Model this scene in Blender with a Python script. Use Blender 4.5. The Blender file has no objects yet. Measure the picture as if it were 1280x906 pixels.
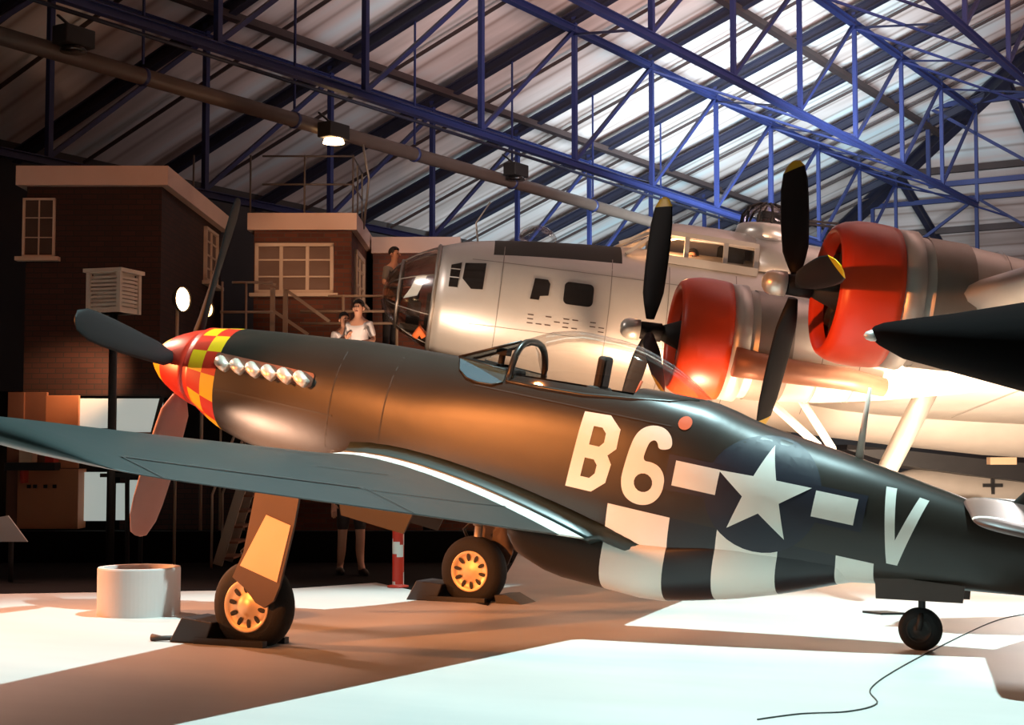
import bpy, bmesh, math, random
from mathutils import Vector, Matrix, noise
random.seed(7)
R = math.radians
PI = math.pi
COL = bpy.context.scene.collection

# ------------------------------------------------------------------ camera numbers
CAM = Vector((9.5, -11.8, 1.5)); YAW = R(-25.5); PIT = R(3.39); FPX = 1890.0
FW = Vector((math.sin(YAW)*math.cos(PIT), math.cos(YAW)*math.cos(PIT), math.sin(PIT)))
RT = Vector((math.cos(YAW), -math.sin(YAW), 0)); UP = RT.cross(FW)
DV = Vector((math.sin(YAW), math.cos(YAW), 0))
def ray(x, y): return FW + RT*((x-640)/FPX) - UP*((y-453)/FPX)
def atD(x, y, D):                     # photo pixel -> world point at horizontal distance D
    d = ray(x, y); return CAM + d*(D/d.dot(DV))
def atZ(x, y, z=0.0):
    d = ray(x, y); return CAM + d*((z-CAM.z)/d.z)

# ------------------------------------------------------------------ materials
def mat(name, col, rough=0.6, metal=0.0, var=0.0, vscale=4.0, bump=0.0, bscale=30.0, emit=None, estr=0.0, spec=0.5, coat=0.0):
    m = bpy.data.materials.new(name); m.use_nodes = True
    nt = m.node_tree; b = nt.nodes['Principled BSDF']
    b.inputs['Base Color'].default_value = (*col, 1); b.inputs['Roughness'].default_value = rough
    b.inputs['Metallic'].default_value = metal; b.inputs['Specular IOR Level'].default_value = spec
    b.inputs['Coat Weight'].default_value = coat
    if emit: b.inputs['Emission Color'].default_value = (*emit, 1); b.inputs['Emission Strength'].default_value = estr
    tc = nt.nodes.new('ShaderNodeTexCoord')
    if var > 0:
        n = nt.nodes.new('ShaderNodeTexNoise'); n.inputs['Scale'].default_value = vscale; n.inputs['Detail'].default_value = 5
        nt.links.new(tc.outputs['Object'], n.inputs['Vector'])
        mx = nt.nodes.new('ShaderNodeMix'); mx.data_type = 'RGBA'
        mx.inputs[6].default_value = (*[c*(1-var) for c in col], 1); mx.inputs[7].default_value = (*[min(1, c*(1+var)) for c in col], 1)
        nt.links.new(n.outputs['Fac'], mx.inputs[0]); nt.links.new(mx.outputs[2], b.inputs['Base Color'])
    if bump > 0:
        n2 = nt.nodes.new('ShaderNodeTexNoise'); n2.inputs['Scale'].default_value = bscale
        nt.links.new(tc.outputs['Object'], n2.inputs['Vector'])
        bp = nt.nodes.new('ShaderNodeBump'); bp.inputs['Strength'].default_value = bump; bp.inputs['Distance'].default_value = 0.02
        nt.links.new(n2.outputs['Fac'], bp.inputs['Height']); nt.links.new(bp.outputs['Normal'], b.inputs['Normal'])
    return m
def glass(name, tint=(0.9, 0.95, 1), alpha=0.12, rough=0.05):
    m = bpy.data.materials.new(name); m.use_nodes = True; nt = m.node_tree; nt.nodes.clear()
    o = nt.nodes.new('ShaderNodeOutputMaterial'); mx = nt.nodes.new('ShaderNodeMixShader')
    t = nt.nodes.new('ShaderNodeBsdfTransparent'); g = nt.nodes.new('ShaderNodeBsdfGlossy')
    t.inputs[0].default_value = (*tint, 1); g.inputs['Color'].default_value = (1, 1, 1, 1); g.inputs['Roughness'].default_value = rough
    fr = nt.nodes.new('ShaderNodeLayerWeight'); fr.inputs['Blend'].default_value = 0.25
    ma = nt.nodes.new('ShaderNodeMath'); ma.operation = 'MULTIPLY_ADD'; ma.inputs[1].default_value = 0.40; ma.inputs[2].default_value = alpha
    nt.links.new(fr.outputs['Fresnel'], ma.inputs[0]); nt.links.new(ma.outputs[0], mx.inputs[0])
    nt.links.new(t.outputs[0], mx.inputs[1]); nt.links.new(g.outputs[0], mx.inputs[2]); nt.links.new(mx.outputs[0], o.inputs[0])
    return m
def milky(name, col, a):
    m = glass(name, (.7, .8, .85), .2, .1); nt = m.node_tree
    o = nt.nodes['Material Output']; src = o.inputs[0].links[0].from_socket
    d = nt.nodes.new('ShaderNodeBsdfDiffuse'); d.inputs[0].default_value = (*col, 1); mx = nt.nodes.new('ShaderNodeMixShader'); mx.inputs[0].default_value = a
    nt.links.new(src, mx.inputs[1]); nt.links.new(d.outputs[0], mx.inputs[2]); nt.links.new(mx.outputs[0], o.inputs[0]); return m
def brick_mat(name, c1, c2, mortar, scale=1.0):
    m = mat(name, c1, 0.85); nt = m.node_tree; b = nt.nodes['Principled BSDF']
    tc = nt.nodes.new('ShaderNodeTexCoord'); mp = nt.nodes.new('ShaderNodeMapping')
    sx = nt.nodes.new('ShaderNodeSeparateXYZ'); ad = nt.nodes.new('ShaderNodeMath'); cb = nt.nodes.new('ShaderNodeCombineXYZ')
    nt.links.new(tc.outputs['Object'], sx.inputs[0]); nt.links.new(sx.outputs[0], ad.inputs[0]); nt.links.new(sx.outputs[1], ad.inputs[1])
    nt.links.new(ad.outputs[0], cb.inputs[0]); nt.links.new(sx.outputs[2], cb.inputs[1])
    br = nt.nodes.new('ShaderNodeTexBrick'); br.inputs['Color1'].default_value = (*c1, 1); br.inputs['Color2'].default_value = (*c2, 1)
    br.inputs['Mortar'].default_value = (*mortar, 1); br.inputs['Scale'].default_value = scale
    br.inputs['Brick Width'].default_value = 0.23; br.inputs['Row Height'].default_value = 0.078; br.inputs['Mortar Size'].default_value = 0.008
    nt.links.new(cb.outputs[0], br.inputs['Vector']); nt.links.new(br.outputs['Color'], b.inputs['Base Color'])
    return m

M = {}
M['green'] = mat('olive_paint', (0.024, 0.0185, 0.014), 0.36, spec=.4, var=0.18, vscale=2.2, bump=0.05, bscale=6)
M['wing_green'] = mat('wing_paint', (0.030, 0.046, 0.045), 0.38, var=0.15, vscale=2.5, bump=0.04, bscale=5)
M['white'] = mat('white_paint', (0.82, 0.80, 0.72), 0.5, var=0.05, vscale=5)
M['black'] = mat('black_paint', (0.013, 0.013, 0.016), 0.45, var=0.2, vscale=3)
M['red'] = mat('red_paint', (0.62, 0.035, 0.015), 0.38, var=0.08, vscale=3)
M['cowl_red'] = mat('orange_red_paint', (0.80, 0.060, 0.012), 0.36, var=0.10, vscale=2.5)
M['yellow'] = mat('yellow_paint', (0.88, 0.52, 0.01), 0.4, var=0.05, vscale=5)
M['blue'] = mat('insignia_blue', (0.009, 0.009, 0.020), 0.5, var=0.1)
M['rubber'] = mat('tyre_rubber', (0.012, 0.011, 0.011), 0.85, bump=0.2, bscale=60)
M['silver'] = mat('bare_aluminium', (0.62, 0.58, 0.53), 0.40, metal=0.55, var=0.13, vscale=1.6, bump=0.04, bscale=4)
M['bright'] = mat('polished_metal', (0.80, 0.76, 0.68), 0.34, metal=.6)
M['steel'] = mat('dull_steel', (0.30, 0.27, 0.24), 0.5, metal=0.7, var=0.2)
M['hub_metal'] = mat('wheel_hub_metal', (0.75, 0.52, 0.30), 0.42, metal=0.45, var=0.1)
M['shroud'] = mat('exhaust_shroud_paint', (0.22, 0.08, 0.05), 0.5, var=.2)
M['exhaust'] = mat('exhaust_steel', (0.90, 0.72, 0.60), 0.4, metal=0.6, var=0.2, vscale=8)
M['prop'] = mat('propeller_black', (0.008, 0.006, 0.006), 0.6, spec=.25, var=0.1)
M['prop_reddish'] = mat('propeller_reddish', (0.34, 0.17, 0.14), 0.55, var=0.12, vscale=6)
M['dark_metal'] = mat('dark_metal', (0.022, 0.018, 0.016), 0.6, metal=0.2, var=0.2)
M['dull_red'] = mat('gas_patch', (0.55, 0.10, 0.03), 0.6)
M['tan'] = mat('tan_paint', (0.72, 0.50, 0.32), 0.55, var=0.06)
M['door_brown'] = mat('door_brown', (0.075, 0.045, 0.035), 0.6, var=0.2)
M['canopy'] = glass('canopy_glass', (0.97, 0.95, 0.93), 0.05, 0.03)
M['wind_glass'] = milky('windscreen_glass', (0.10, 0.20, 0.27), 0.5)  # blue diffuse share paints in the pane's bluish reflection
M['nose_glass'] = glass('nose_glass', (0.92, 0.80, 0.72), 0.16, 0.15)
M['dark_glass'] = mat('dark_window_glass', (0.014, 0.011, 0.010), 0.12, spec=0.7)
M['cockpit_dark'] = mat('cockpit_dark', (0.02, 0.018, 0.015), 0.7)
M['blue_steel'] = mat('blue_painted_steel', (0.016, 0.021, 0.085), 0.5, var=0.25, vscale=1.5)
M['raft_steel'] = mat('rafter_steel', (0.016, 0.014, 0.030), 0.55, var=0.3, vscale=1.2)
M['brown_steel'] = mat('brown_purlin_paint', (0.045, 0.026, 0.024), 0.6, var=0.3, vscale=1.5)
M['pipe'] = mat('duct_paint', (0.09, 0.058, 0.045), 0.5, var=0.2, vscale=3)
M['fascia'] = mat('cream_fascia', (0.66, 0.46, 0.38), 0.7, var=0.06, vscale=2)
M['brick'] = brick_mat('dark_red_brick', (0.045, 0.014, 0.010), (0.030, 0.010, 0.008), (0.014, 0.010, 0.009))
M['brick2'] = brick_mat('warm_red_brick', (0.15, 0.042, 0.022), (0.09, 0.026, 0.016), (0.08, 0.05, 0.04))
M['frame_white'] = mat('window_frame_paint', (0.60, 0.46, 0.36), 0.6)
M['curtain'] = mat('window_blind', (0.19, 0.12, 0.095), 0.8, var=0.15, vscale=3)
M['curtain_dark'] = mat('window_dark_pane', (0.075, 0.050, 0.040), 0.3, var=0.2, vscale=3)
M['rail'] = mat('painted_rail', (0.36, 0.26, 0.19), 0.5)
M['dim_rail'] = mat('dim_rail', (0.10, 0.08, 0.07), 0.6)
M['wood'] = mat('cabinet_board', (0.60, 0.24, 0.11), 0.6, var=0.12, vscale=2)
M['wood_dark'] = mat('cabinet_board_dark', (0.24, 0.10, 0.055), 0.6, var=0.15, vscale=2)
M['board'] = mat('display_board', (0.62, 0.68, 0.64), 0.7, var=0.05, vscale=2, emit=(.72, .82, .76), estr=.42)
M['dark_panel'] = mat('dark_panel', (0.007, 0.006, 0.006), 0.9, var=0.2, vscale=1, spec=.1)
M['plinth'] = mat('white_plinth_paint', (0.60, 0.53, 0.50), 0.6, var=0.03, vscale=3)
M['lamp_on'] = mat('lamp_glow', (1, 0.7, 0.4), 0.5, emit=(1, 0.62, 0.30), estr=14)
M['lamp_dim'] = mat('lamp_glow_dim', (1, 0.6, 0.3), 0.5, emit=(1, 0.55, 0.22), estr=5)
M['skin'] = mat('skin', (0.50, 0.24, 0.15), 0.55, var=0.05)
M['hair'] = mat('dark_hair', (0.012, 0.009, 0.008), 0.7)
M['shirt_white'] = mat('white_shirt', (0.70, 0.62, 0.60), 0.8)
M['shirt_grey'] = mat('grey_shirt', (0.16, 0.14, 0.125), 0.85)
M['trousers'] = mat('dark_trousers', (0.018, 0.017, 0.022), 0.85)
M['shorts'] = mat('dark_shorts', (0.03, 0.02, 0.02), 0.85)
M['shoe'] = mat('shoe_leather', (0.03, 0.018, 0.012), 0.6)
M['lips'] = mat('lips', (0.35, 0.09, 0.07), 0.5)
M['orange_cloth'] = mat('orange_cloth', (0.75, 0.15, 0.03), 0.7)
M['cable'] = mat('cable_rubber', (0.05, 0.055, 0.05), 0.6)
M['grey_paint'] = mat('grey_aircraft_paint', (0.42, 0.38, 0.34), 0.6, var=0.1)

# ------------------------------------------------------------------ mesh helpers
class MB:
    def __init__(s): s.v = []; s.f = []; s.mi = []; s.sm = []
    def add(s, vs, fs, mi=0, smooth=False):
        o = len(s.v); s.v += [Vector(v) for v in vs]
        for k, f in enumerate(fs):
            s.f.append([i+o for i in f]); s.mi.append(mi[k] if isinstance(mi, list) else mi); s.sm.append(smooth)
    def box(s, a, b, mi=0, mtx=None):
        x0, y0, z0 = a; x1, y1, z1 = b
        vs = [Vector(p) for p in ((x0,y0,z0),(x1,y0,z0),(x1,y1,z0),(x0,y1,z0),(x0,y0,z1),(x1,y0,z1),(x1,y1,z1),(x0,y1,z1))]
        if mtx: vs = [mtx @ v for v in vs]
        s.add(vs, [(0,3,2,1),(4,5,6,7),(0,1,5,4),(1,2,6,5),(2,3,7,6),(3,0,4,7)], mi)
    def bar(s, p0, p1, w, h, mi=0, up=Vector((0,0,1)), ibeam=False):
        p0 = Vector(p0); p1 = Vector(p1); d = (p1-p0).normalized()
        if abs(d.dot(up)) > 0.98: up = Vector((1,0,0))
        r = d.cross(up).normalized(); u = r.cross(d)
        a, b = w/2, h/2
        if ibeam:
            t = h*0.12; q = w*0.12
            pr = [(-a,-b),(a,-b),(a,-b+t),(q,-b+t),(q,b-t),(a,b-t),(a,b),(-a,b),(-a,b-t),(-q,b-t),(-q,-b+t),(-a,-b+t)]
        else: pr = [(-a,-b),(a,-b),(a,b),(-a,b)]
        n = len(pr); vs = [p0+r*x+u*y for x, y in pr]+[p1+r*x+u*y for x, y in pr]
        fs = [(i, (i+1) % n, n+(i+1) % n, n+i) for i in range(n)]
        if ibeam:
            for o in (0, n):
                for q4 in ((0,1,2,11),(11,2,3,10),(10,3,4,9),(9,4,5,8),(8,5,6,7)):
                    fs.append(tuple(i+o for i in (q4 if o else q4[::-1])))
        else: fs += [(3,2,1,0), (n,n+1,n+2,n+3)]
        s.add(vs, fs, mi)
    def loft(s, rings, mi=0, closed=True, cap0=True, cap1=True, smooth=True):
        n = len(rings[0]); vs = [p for r in rings for p in r]; fs = []; ms = []
        for i in range(len(rings)-1):
            for j in range(n if closed else n-1):
                k = (j+1) % n; fs.append((i*n+j, i*n+k, (i+1)*n+k, (i+1)*n+j)); ms.append(mi(i, j) if callable(mi) else mi)
        if cap0: fs.append(tuple(range(n))[::-1]); ms.append(mi(0, 0) if callable(mi) else mi)
        if cap1: fs.append(tuple((len(rings)-1)*n+j for j in range(n))); ms.append(mi(len(rings)-2, 0) if callable(mi) else mi)
        s.add(vs, fs, ms, smooth)
    def tube(s, pts, r, mi=0, n=10, smooth=True):
        pts = [Vector(p) for p in pts]; rs = r if isinstance(r, (list, tuple)) else [r]*len(pts); rings = []
        ref = Vector((0.13, 0.21, 1)).normalized()
        for i, p in enumerate(pts):
            d = (pts[min(i+1, len(pts)-1)]-pts[max(i-1, 0)]).normalized()
            q = ref if abs(d.dot(ref)) < 0.95 else Vector((1, 0, 0)); a = d.cross(q).normalized(); b = d.cross(a)
            rings.append([p+(a*math.cos(2*PI*k/n)+b*math.sin(2*PI*k/n))*rs[i] for k in range(n)])
        s.loft(rings, mi, smooth=smooth)
    def lathe(s, prof, c=(0,0,0), axis='z', n=24, mi=0, cap0=True, cap1=True, smooth=True):
        rings = []
        for (t, r) in prof:
            ring = []
            for k in range(n):
                a = 2*PI*k/n; x, y = r*math.cos(a), r*math.sin(a)
                p = {'z': (x, y, t), 'x': (t, x, y), 'y': (x, t, y)}[axis]
                ring.append(Vector(p)+Vector(c))
            rings.append(ring)
        s.loft(rings, mi, cap0=cap0, cap1=cap1, smooth=smooth)
    def prism(s, poly, mapf0, mapf1, mi=0):     # poly of 2D points, two maps to 3D
        n = len(poly); vs = [mapf0(*p) for p in poly]+[mapf1(*p) for p in poly]
        s.add(vs, [tuple(range(n))[::-1], tuple(range(n, 2*n))]+[(i, (i+1) % n, n+(i+1) % n, n+i) for i in range(n)], mi)
    def build(s, name, mats, parent=None, off=(0,0,0), bevel=0, recalc=True, autosmooth=True):
        if not isinstance(mats, (list, tuple)): mats = [mats]
        me = bpy.data.meshes.new(name); o = Vector(off)
        me.from_pydata([v-o for v in s.v], [], s.f)
        for m in mats: me.materials.append(m)
        for p, mi, sm in zip(me.polygons, s.mi, s.sm): p.material_index = mi; p.use_smooth = sm
        me.validate()
        if recalc:
            bm = bmesh.new(); bm.from_mesh(me); bmesh.ops.recalc_face_normals(bm, faces=bm.faces); bm.to_mesh(me); bm.free()
        me.update()
        ob = bpy.data.objects.new(name, me); COL.objects.link(ob)
        if parent: ob.parent = parent
        if bevel:
            md = ob.modifiers.new('bevel', 'BEVEL'); md.width = bevel; md.segments = 2; md.limit_method = 'ANGLE'
        return ob
def tag(o, label=None, cat=None, group=None, kind=None):
    if label: o['label'] = label
    if cat: o['category'] = cat
    if group: o['group'] = group
    if kind: o['kind'] = kind
    return o
def empty(name, loc, rot=(0,0,0)):
    o = bpy.data.objects.new(name, None); COL.objects.link(o); o.location = loc; o.rotation_euler = rot; o.empty_display_size = 0.3
    return o
def lerp(tab, x):
    if x <= tab[0][0]: return list(tab[0][1:])
    for a, b in zip(tab, tab[1:]):
        if x <= b[0]:
            t = (x-a[0])/(b[0]-a[0]); return [p+(q-p)*t for p, q in zip(a[1:], b[1:])]
    return list(tab[-1][1:])
def smooth_tab(tab, x):      # Catmull-like smooth interpolation of a station table
    n = len(tab)
    if x <= tab[0][0]: return list(tab[0][1:])
    if x >= tab[-1][0]: return list(tab[-1][1:])
    for i in range(n-1):
        if x <= tab[i+1][0]:
            x0, x1 = tab[i][0], tab[i+1][0]; t = (x-x0)/(x1-x0); out = []
            for k in range(1, len(tab[0])):
                y0, y1 = tab[i][k], tab[i+1][k]
                sl = (y1-y0)/(x1-x0)
                if i > 0:
                    sp = (y0-tab[i-1][k])/(x0-tab[i-1][0]); m0 = 0 if sp*sl <= 0 else 2*sp*sl/(sp+sl)
                else: m0 = sl
                if i < n-2:
                    sn = (tab[i+2][k]-y1)/(tab[i+2][0]-x1); m1 = 0 if sn*sl <= 0 else 2*sn*sl/(sn+sl)
                else: m1 = sl
                h = x1-x0; t2 = t*t; t3 = t2*t
                out.append((2*t3-3*t2+1)*y0+(t3-2*t2+t)*h*m0+(-2*t3+3*t2)*y1+(t3-t2)*h*m1)
            return out
# body section: station (top, bottom, mid height, half width, exponent top, exponent bottom)
def sec_pt(st, ang):         # ang 0 = top, 180 = bottom, positive = port
    top, bot, mid, w, nt_, nb = st; s_, c_ = math.sin(ang), math.cos(ang)
    n = nt_ if c_ >= 0 else nb; H = top-mid if c_ >= 0 else mid-bot
    p = w*math.copysign(abs(s_)**(2/n), s_); h = mid+H*math.copysign(abs(c_)**(2/n), c_)
    return p, h
def side_p(st, h):           # half width at height h
    top, bot, mid, w, nt_, nb = st
    n = nt_ if h >= mid else nb; H = (top-mid) if h >= mid else (mid-bot)
    q = min(0.999, abs(h-mid)/max(H, 1e-4)); return w*(1-q**n)**(1/n)
def body_loft(tab, stations, nseg, mi=0, rng=(0, 2*PI), cap0=True, cap1=True):
    rings = []
    for a in stations:
        st = smooth_tab(tab, a); closed = abs(rng[1]-rng[0]-2*PI) < 1e-6
        cnt = nseg if closed else nseg+1
        rings.append([Vector((a, -p, h)) for p, h in (sec_pt(st, rng[0]+(rng[1]-rng[0])*k/nseg) for k in range(cnt))])
    m = MB(); m.loft(rings, mi, closed=abs(rng[1]-rng[0]-2*PI) < 1e-6, cap0=cap0, cap1=cap1); return m
def decal(poly, holes, surf, grid=0.06, off=0.004, side=1, mi=0):
    """flat shape (a,h) -> thin skin lying on the body side"""
    bm = bmesh.new(); edges = []
    for lp in [poly]+holes:
        vs = [bm.verts.new((p[0], p[1], 0)) for p in lp]
        edges += [bm.edges.new((vs[i], vs[(i+1) % len(vs)])) for i in range(len(vs))]
    bmesh.ops.triangle_fill(bm, edges=edges, use_beauty=True, use_dissolve=False)
    xs = [p[0] for p in poly]; ys = [p[1] for p in poly]
    for ax, (lo, hi) in ((0, (min(xs), max(xs))), (1, (min(ys), max(ys)))):
        k = 1
        while lo+k*grid < hi:
            co = Vector((0, 0, 0)); co[ax] = lo+k*grid; no = Vector((0, 0, 0)); no[ax] = 1
            bmesh.ops.bisect_plane(bm, geom=bm.verts[:]+bm.edges[:]+bm.faces[:], plane_co=co, plane_no=no, dist=1e-6); k += 1
    bm.verts.index_update()
    vs = [Vector((v.co.x, -side*(surf(v.co.x, v.co.y)+off), v.co.y)) for v in bm.verts]
    fs = [tuple(v.index for v in f.verts) for f in bm.faces]; bm.free()
    m = MB(); m.add(vs, fs, mi, True); return m
def circle(cx, cy, r, n=32, r2=None): return [(cx+r*math.cos(2*PI*k/n), cy+(r2 or r)*math.sin(2*PI*k/n)) for k in range(n)]
def rrect(x0, y0, x1, y1, r, n=4):
    out = []
    for cx, cy, a0 in ((x1-r, y1-r, 0), (x0+r, y1-r, 90), (x0+r, y0+r, 180), (x1-r, y0+r, 270)):
        out += [(cx+r*math.cos(R(a0+90*k/n)), cy+r*math.sin(R(a0+90*k/n))) for k in range(n+1)]
    return out
def airfoil(n=14, t=0.14):     # closed ring, (x 0..1, z), upper from TE to LE then lower back
    def th(x): return 5*t*(0.2969*math.sqrt(x)-0.126*x-0.3516*x*x+0.2843*x**3-0.1015*x**4)
    xs = [(1-math.cos(PI*i/n))/2 for i in range(n+1)]
    up = [(x, th(x)*1.05+0.012*4*x*(1-x)) for x in reversed(xs)]; lo = [(x, -th(x)*0.9+0.012*4*x*(1-x)) for x in xs[1:-1]]
    return up+lo
def blade_mesh(m, Rb, root=0.16, chord=0.30, tipc=None, mi=0, mi_tip=1, tip_len=0.12, twist0=R(48), twist1=R(18), square=0.0, axis_fwd=Vector((-1,0,0))):
    """one propeller blade along +Z, hub at origin, thrust axis along X"""
    rings = []; stations = [root, .2, .28, .36, .5, .65, .8, .9, (Rb-tip_len)/Rb, .985-.0, 1.0]
    stations = sorted(set([root/Rb*1.0 if root > .5 else root]+[s_ for s_ in stations if s_ > root])); rr = []
    for s_ in stations:
        if s_ < .27: c = 0.055+(chord*.40-.055)*max(0, (s_-root)/(.27-root+1e-6)); th = 0.055*(1-(s_-root))
        else:
            q = (s_-.27)/.73; c = chord*.5*(0.78+0.5*q-0.42*q*q) if s_ < .9 else chord*.5*(0.84 if square else .80)*math.sqrt(max(0.03, 1-((s_-.9)/.1)**(3 if square else 2)*.97)); th = 0.035*(1-q)+0.008
        tw = twist0+(twist1-twist0)*s_; z = s_*Rb; ring = []
        for k in range(12):
            a = 2*PI*k/12; u, w = c*math.cos(a), th*math.sin(a)
            ring.append(Vector((w*math.cos(tw)-u*math.sin(tw), w*math.sin(tw)+u*math.cos(tw), z)))
        rings.append(ring); rr.append(z)
    m.loft(rings, lambda i, j: mi_tip if rr[i+1] > Rb-tip_len+1e-4 else mi)
    return m

# ================================================================== HANGAR
SC = 16.0
HROT = R(83.6)                       # local x runs down the hangar, local y to the far side
HLOC = Vector((CAM.x, CAM.y, 0))
HM = Matrix.Translation(HLOC) @ Matrix.Rotation(HROT, 4, 'Z')
RS = 0.37
def roofz(w): return 2.16+SC*(0.574+RS*(1-abs(w)))
WE, UE = 1.577, 3.76
def hb(u, w, z): return Vector((u*SC, w*SC, z))
def hobj(m, name, mats, parent=None, loc=(0,0,0), **k):
    o = m.build(name, mats, parent, off=loc, **k)
    if parent is None: o.matrix_world = HM @ Matrix.Translation(Vector(loc))
    return o
def ceiling_mat():
    m = mat('roof_sheeting', (0.7, 0.6, 0.58), 0.9); nt = m.node_tree; b = nt.nodes['Principled BSDF']
    tc = nt.nodes.new('ShaderNodeTexCoord')
    n1 = nt.nodes.new('ShaderNodeTexNoise'); n1.inputs['Scale'].default_value = 1.0; n1.inputs['Detail'].default_value = 4
    mp = nt.nodes.new('ShaderNodeMapping'); mp.inputs['Scale'].default_value = (0.9, 0.12, 0.12)
    nt.links.new(tc.outputs['Object'], mp.inputs[0]); nt.links.new(mp.outputs[0], n1.inputs['Vector'])
    cr = nt.nodes.new('ShaderNodeValToRGB'); e = cr.color_ramp.elements
    e[0].position = 0.30; e[0].color = (0.48, 0.36, 0.32, 1); e[1].position = 0.70; e[1].color = (0.74, 0.80, 0.82, 1)
    k = cr.color_ramp.elements.new(0.5); k.color = (0.74, 0.60, 0.56, 1)
    nt.links.new(n1.outputs['Fac'], cr.inputs[0])
    # sheet laps: thin dark lines down the slope
    wv = nt.nodes.new('ShaderNodeTexWave'); wv.wave_type = 'BANDS'; wv.bands_direction = 'X'; wv.wave_profile = 'SIN'; wv.inputs['Scale'].default_value = 0.34
    nt.links.new(tc.outputs['Object'], wv.inputs['Vector'])
    pw = nt.nodes.new('ShaderNodeMath'); pw.operation = 'POWER'; pw.inputs[1].default_value = 14
    nt.links.new(wv.outputs['Fac'], pw.inputs[0])
    mx = nt.nodes.new('ShaderNodeMix'); mx.data_type = 'RGBA'; mx.blend_type = 'MULTIPLY'; mx.inputs[7].default_value = (0.62, 0.55, 0.52, 1)
    nt.links.new(pw.outputs[0], mx.inputs[0]); nt.links.new(cr.outputs[0], mx.inputs[6]); nt.links.new(mx.outputs[2], b.inputs['Base Color'])
    return m
M['roof'] = ceiling_mat()
def floor_mat():
    m = mat('painted_concrete', (0.62, 0.6, 0.56), 0.55); nt = m.node_tree; b = nt.nodes['Principled BSDF']
    tc = nt.nodes.new('ShaderNodeTexCoord'); n1 = nt.nodes.new('ShaderNodeTexNoise'); n1.inputs['Scale'].default_value = 0.5; n1.inputs['Detail'].default_value = 6
    mp = nt.nodes.new('ShaderNodeMapping'); mp.inputs['Scale'].default_value = (0.5, 1.6, 1); mp.inputs['Rotation'].default_value = (0, 0, R(10))
    nt.links.new(tc.outputs['Object'], mp.inputs[0]); nt.links.new(mp.outputs[0], n1.inputs['Vector'])
    cr = nt.nodes.new('ShaderNodeValToRGB'); e = cr.color_ramp.elements
    e[0].position = 0.3; e[0].color = (0.52, 0.49, 0.46, 1); e[1].position = 0.7; e[1].color = (0.64, 0.61, 0.57, 1)
    nt.links.new(n1.outputs['Fac'], cr.inputs[0]); nt.links.new(cr.outputs[0], b.inputs['Base Color'])
    return m
M['floor'] = floor_mat()
m = MB(); m.box((-40, -40, -0.3), (50, 60, 0)); tag(m.build('floor', M['floor']), kind='structure')
# thin near-black layer laid on the floor beyond the display area
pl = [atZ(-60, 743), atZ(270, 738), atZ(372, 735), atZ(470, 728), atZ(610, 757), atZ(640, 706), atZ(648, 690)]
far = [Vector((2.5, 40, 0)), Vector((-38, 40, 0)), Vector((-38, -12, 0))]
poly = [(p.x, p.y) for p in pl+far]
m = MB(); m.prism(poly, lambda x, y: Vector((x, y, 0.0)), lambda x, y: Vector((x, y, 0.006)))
tag(m.build('floor', mat('dark_floor_layer', (0.008, 0.006, 0.006), 0.95, var=0.2, spec=.1)), kind='structure')

T = 0.18
def roof_poly(pts, name):
    m = MB(); n = len(pts)
    vs = [hb(u, w, z) for u, w, z in pts]+[hb(u, w, z)+Vector((0, 0, T)) for u, w, z in pts]
    m.add(vs, [tuple(range(n)), tuple(range(n, 2*n))[::-1]]+[(i, n+i, n+(i+1) % n, (i+1) % n) for i in range(n)])
    return tag(hobj(m, name, M['roof']), kind='structure')
zE = roofz(WE)
roof_poly([(-1.2, 0, roofz(0)), (UE-WE, 0, roofz(0)), (UE, WE, zE), (-1.2, WE, zE)], 'ceiling')
roof_poly([(-1.2, -WE, zE), (UE, -WE, zE), (UE-WE, 0, roofz(0)), (-1.2, 0, roofz(0))], 'ceiling')
roof_poly([(UE-WE, 0, roofz(0)), (UE, -WE, zE), (UE, WE, zE)], 'ceiling')
M['wall_dark'] = mat('dark_hangar_wall', (0.05, 0.038, 0.035), 0.85, var=0.3, vscale=0.6)
m = MB(); m.box((-1.2*SC, WE*SC, 0), (UE*SC, WE*SC+0.3, zE+0.1)); tag(hobj(m, 'wall_left', M['wall_dark']), kind='structure')
m = MB(); m.box((UE*SC, -WE*SC, 0), (UE*SC+0.3, WE*SC+0.3, zE+0.1)); tag(hobj(m, 'wall_back', M['wall_dark']), kind='structure')

PS = 0.2325
unodes = [2.0+PS*k for k in range(-8, 9)]
def hip_u(w): return UE-(WE-abs(w))
UV_ = Vector((0, 0, 1))
# rafters, one thing each, running down the roof slope
for k, u in enumerate(unodes):
    wtop = max(0.30, 0) if u < hip_u(0.30) else (u-(UE-WE))+0.0
    if wtop > WE-0.05: continue
    p0 = hb(u, wtop, roofz(wtop)-0.36); p1 = hb(u, WE-0.01, roofz(WE)-0.36)
    m = MB(); m.bar(p0, p1, 0.20, 0.26, ibeam=True)
    o = hobj(m, 'roof_rafter', M['raft_steel'], loc=p1)
    tag(o, 'dark steel roof rafter running down the pale roof slope to the far wall', 'rafter', 'sloping roof rafters')
    for dx in (1.85,):
        if u*SC+dx > hip_u(WE)*SC: continue
        q0 = hb(u, max(wtop, u+dx/SC-(UE-WE)), 0); q0.z = roofz(q0.y/SC)-.16
        m = MB(); m.bar(q0+Vector((dx, 0, 0)), p1+Vector((dx, 0, 0.2)), 0.05, 0.07); m.build('sheeting_rail', M['brown_steel'], o, off=p1)
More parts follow.
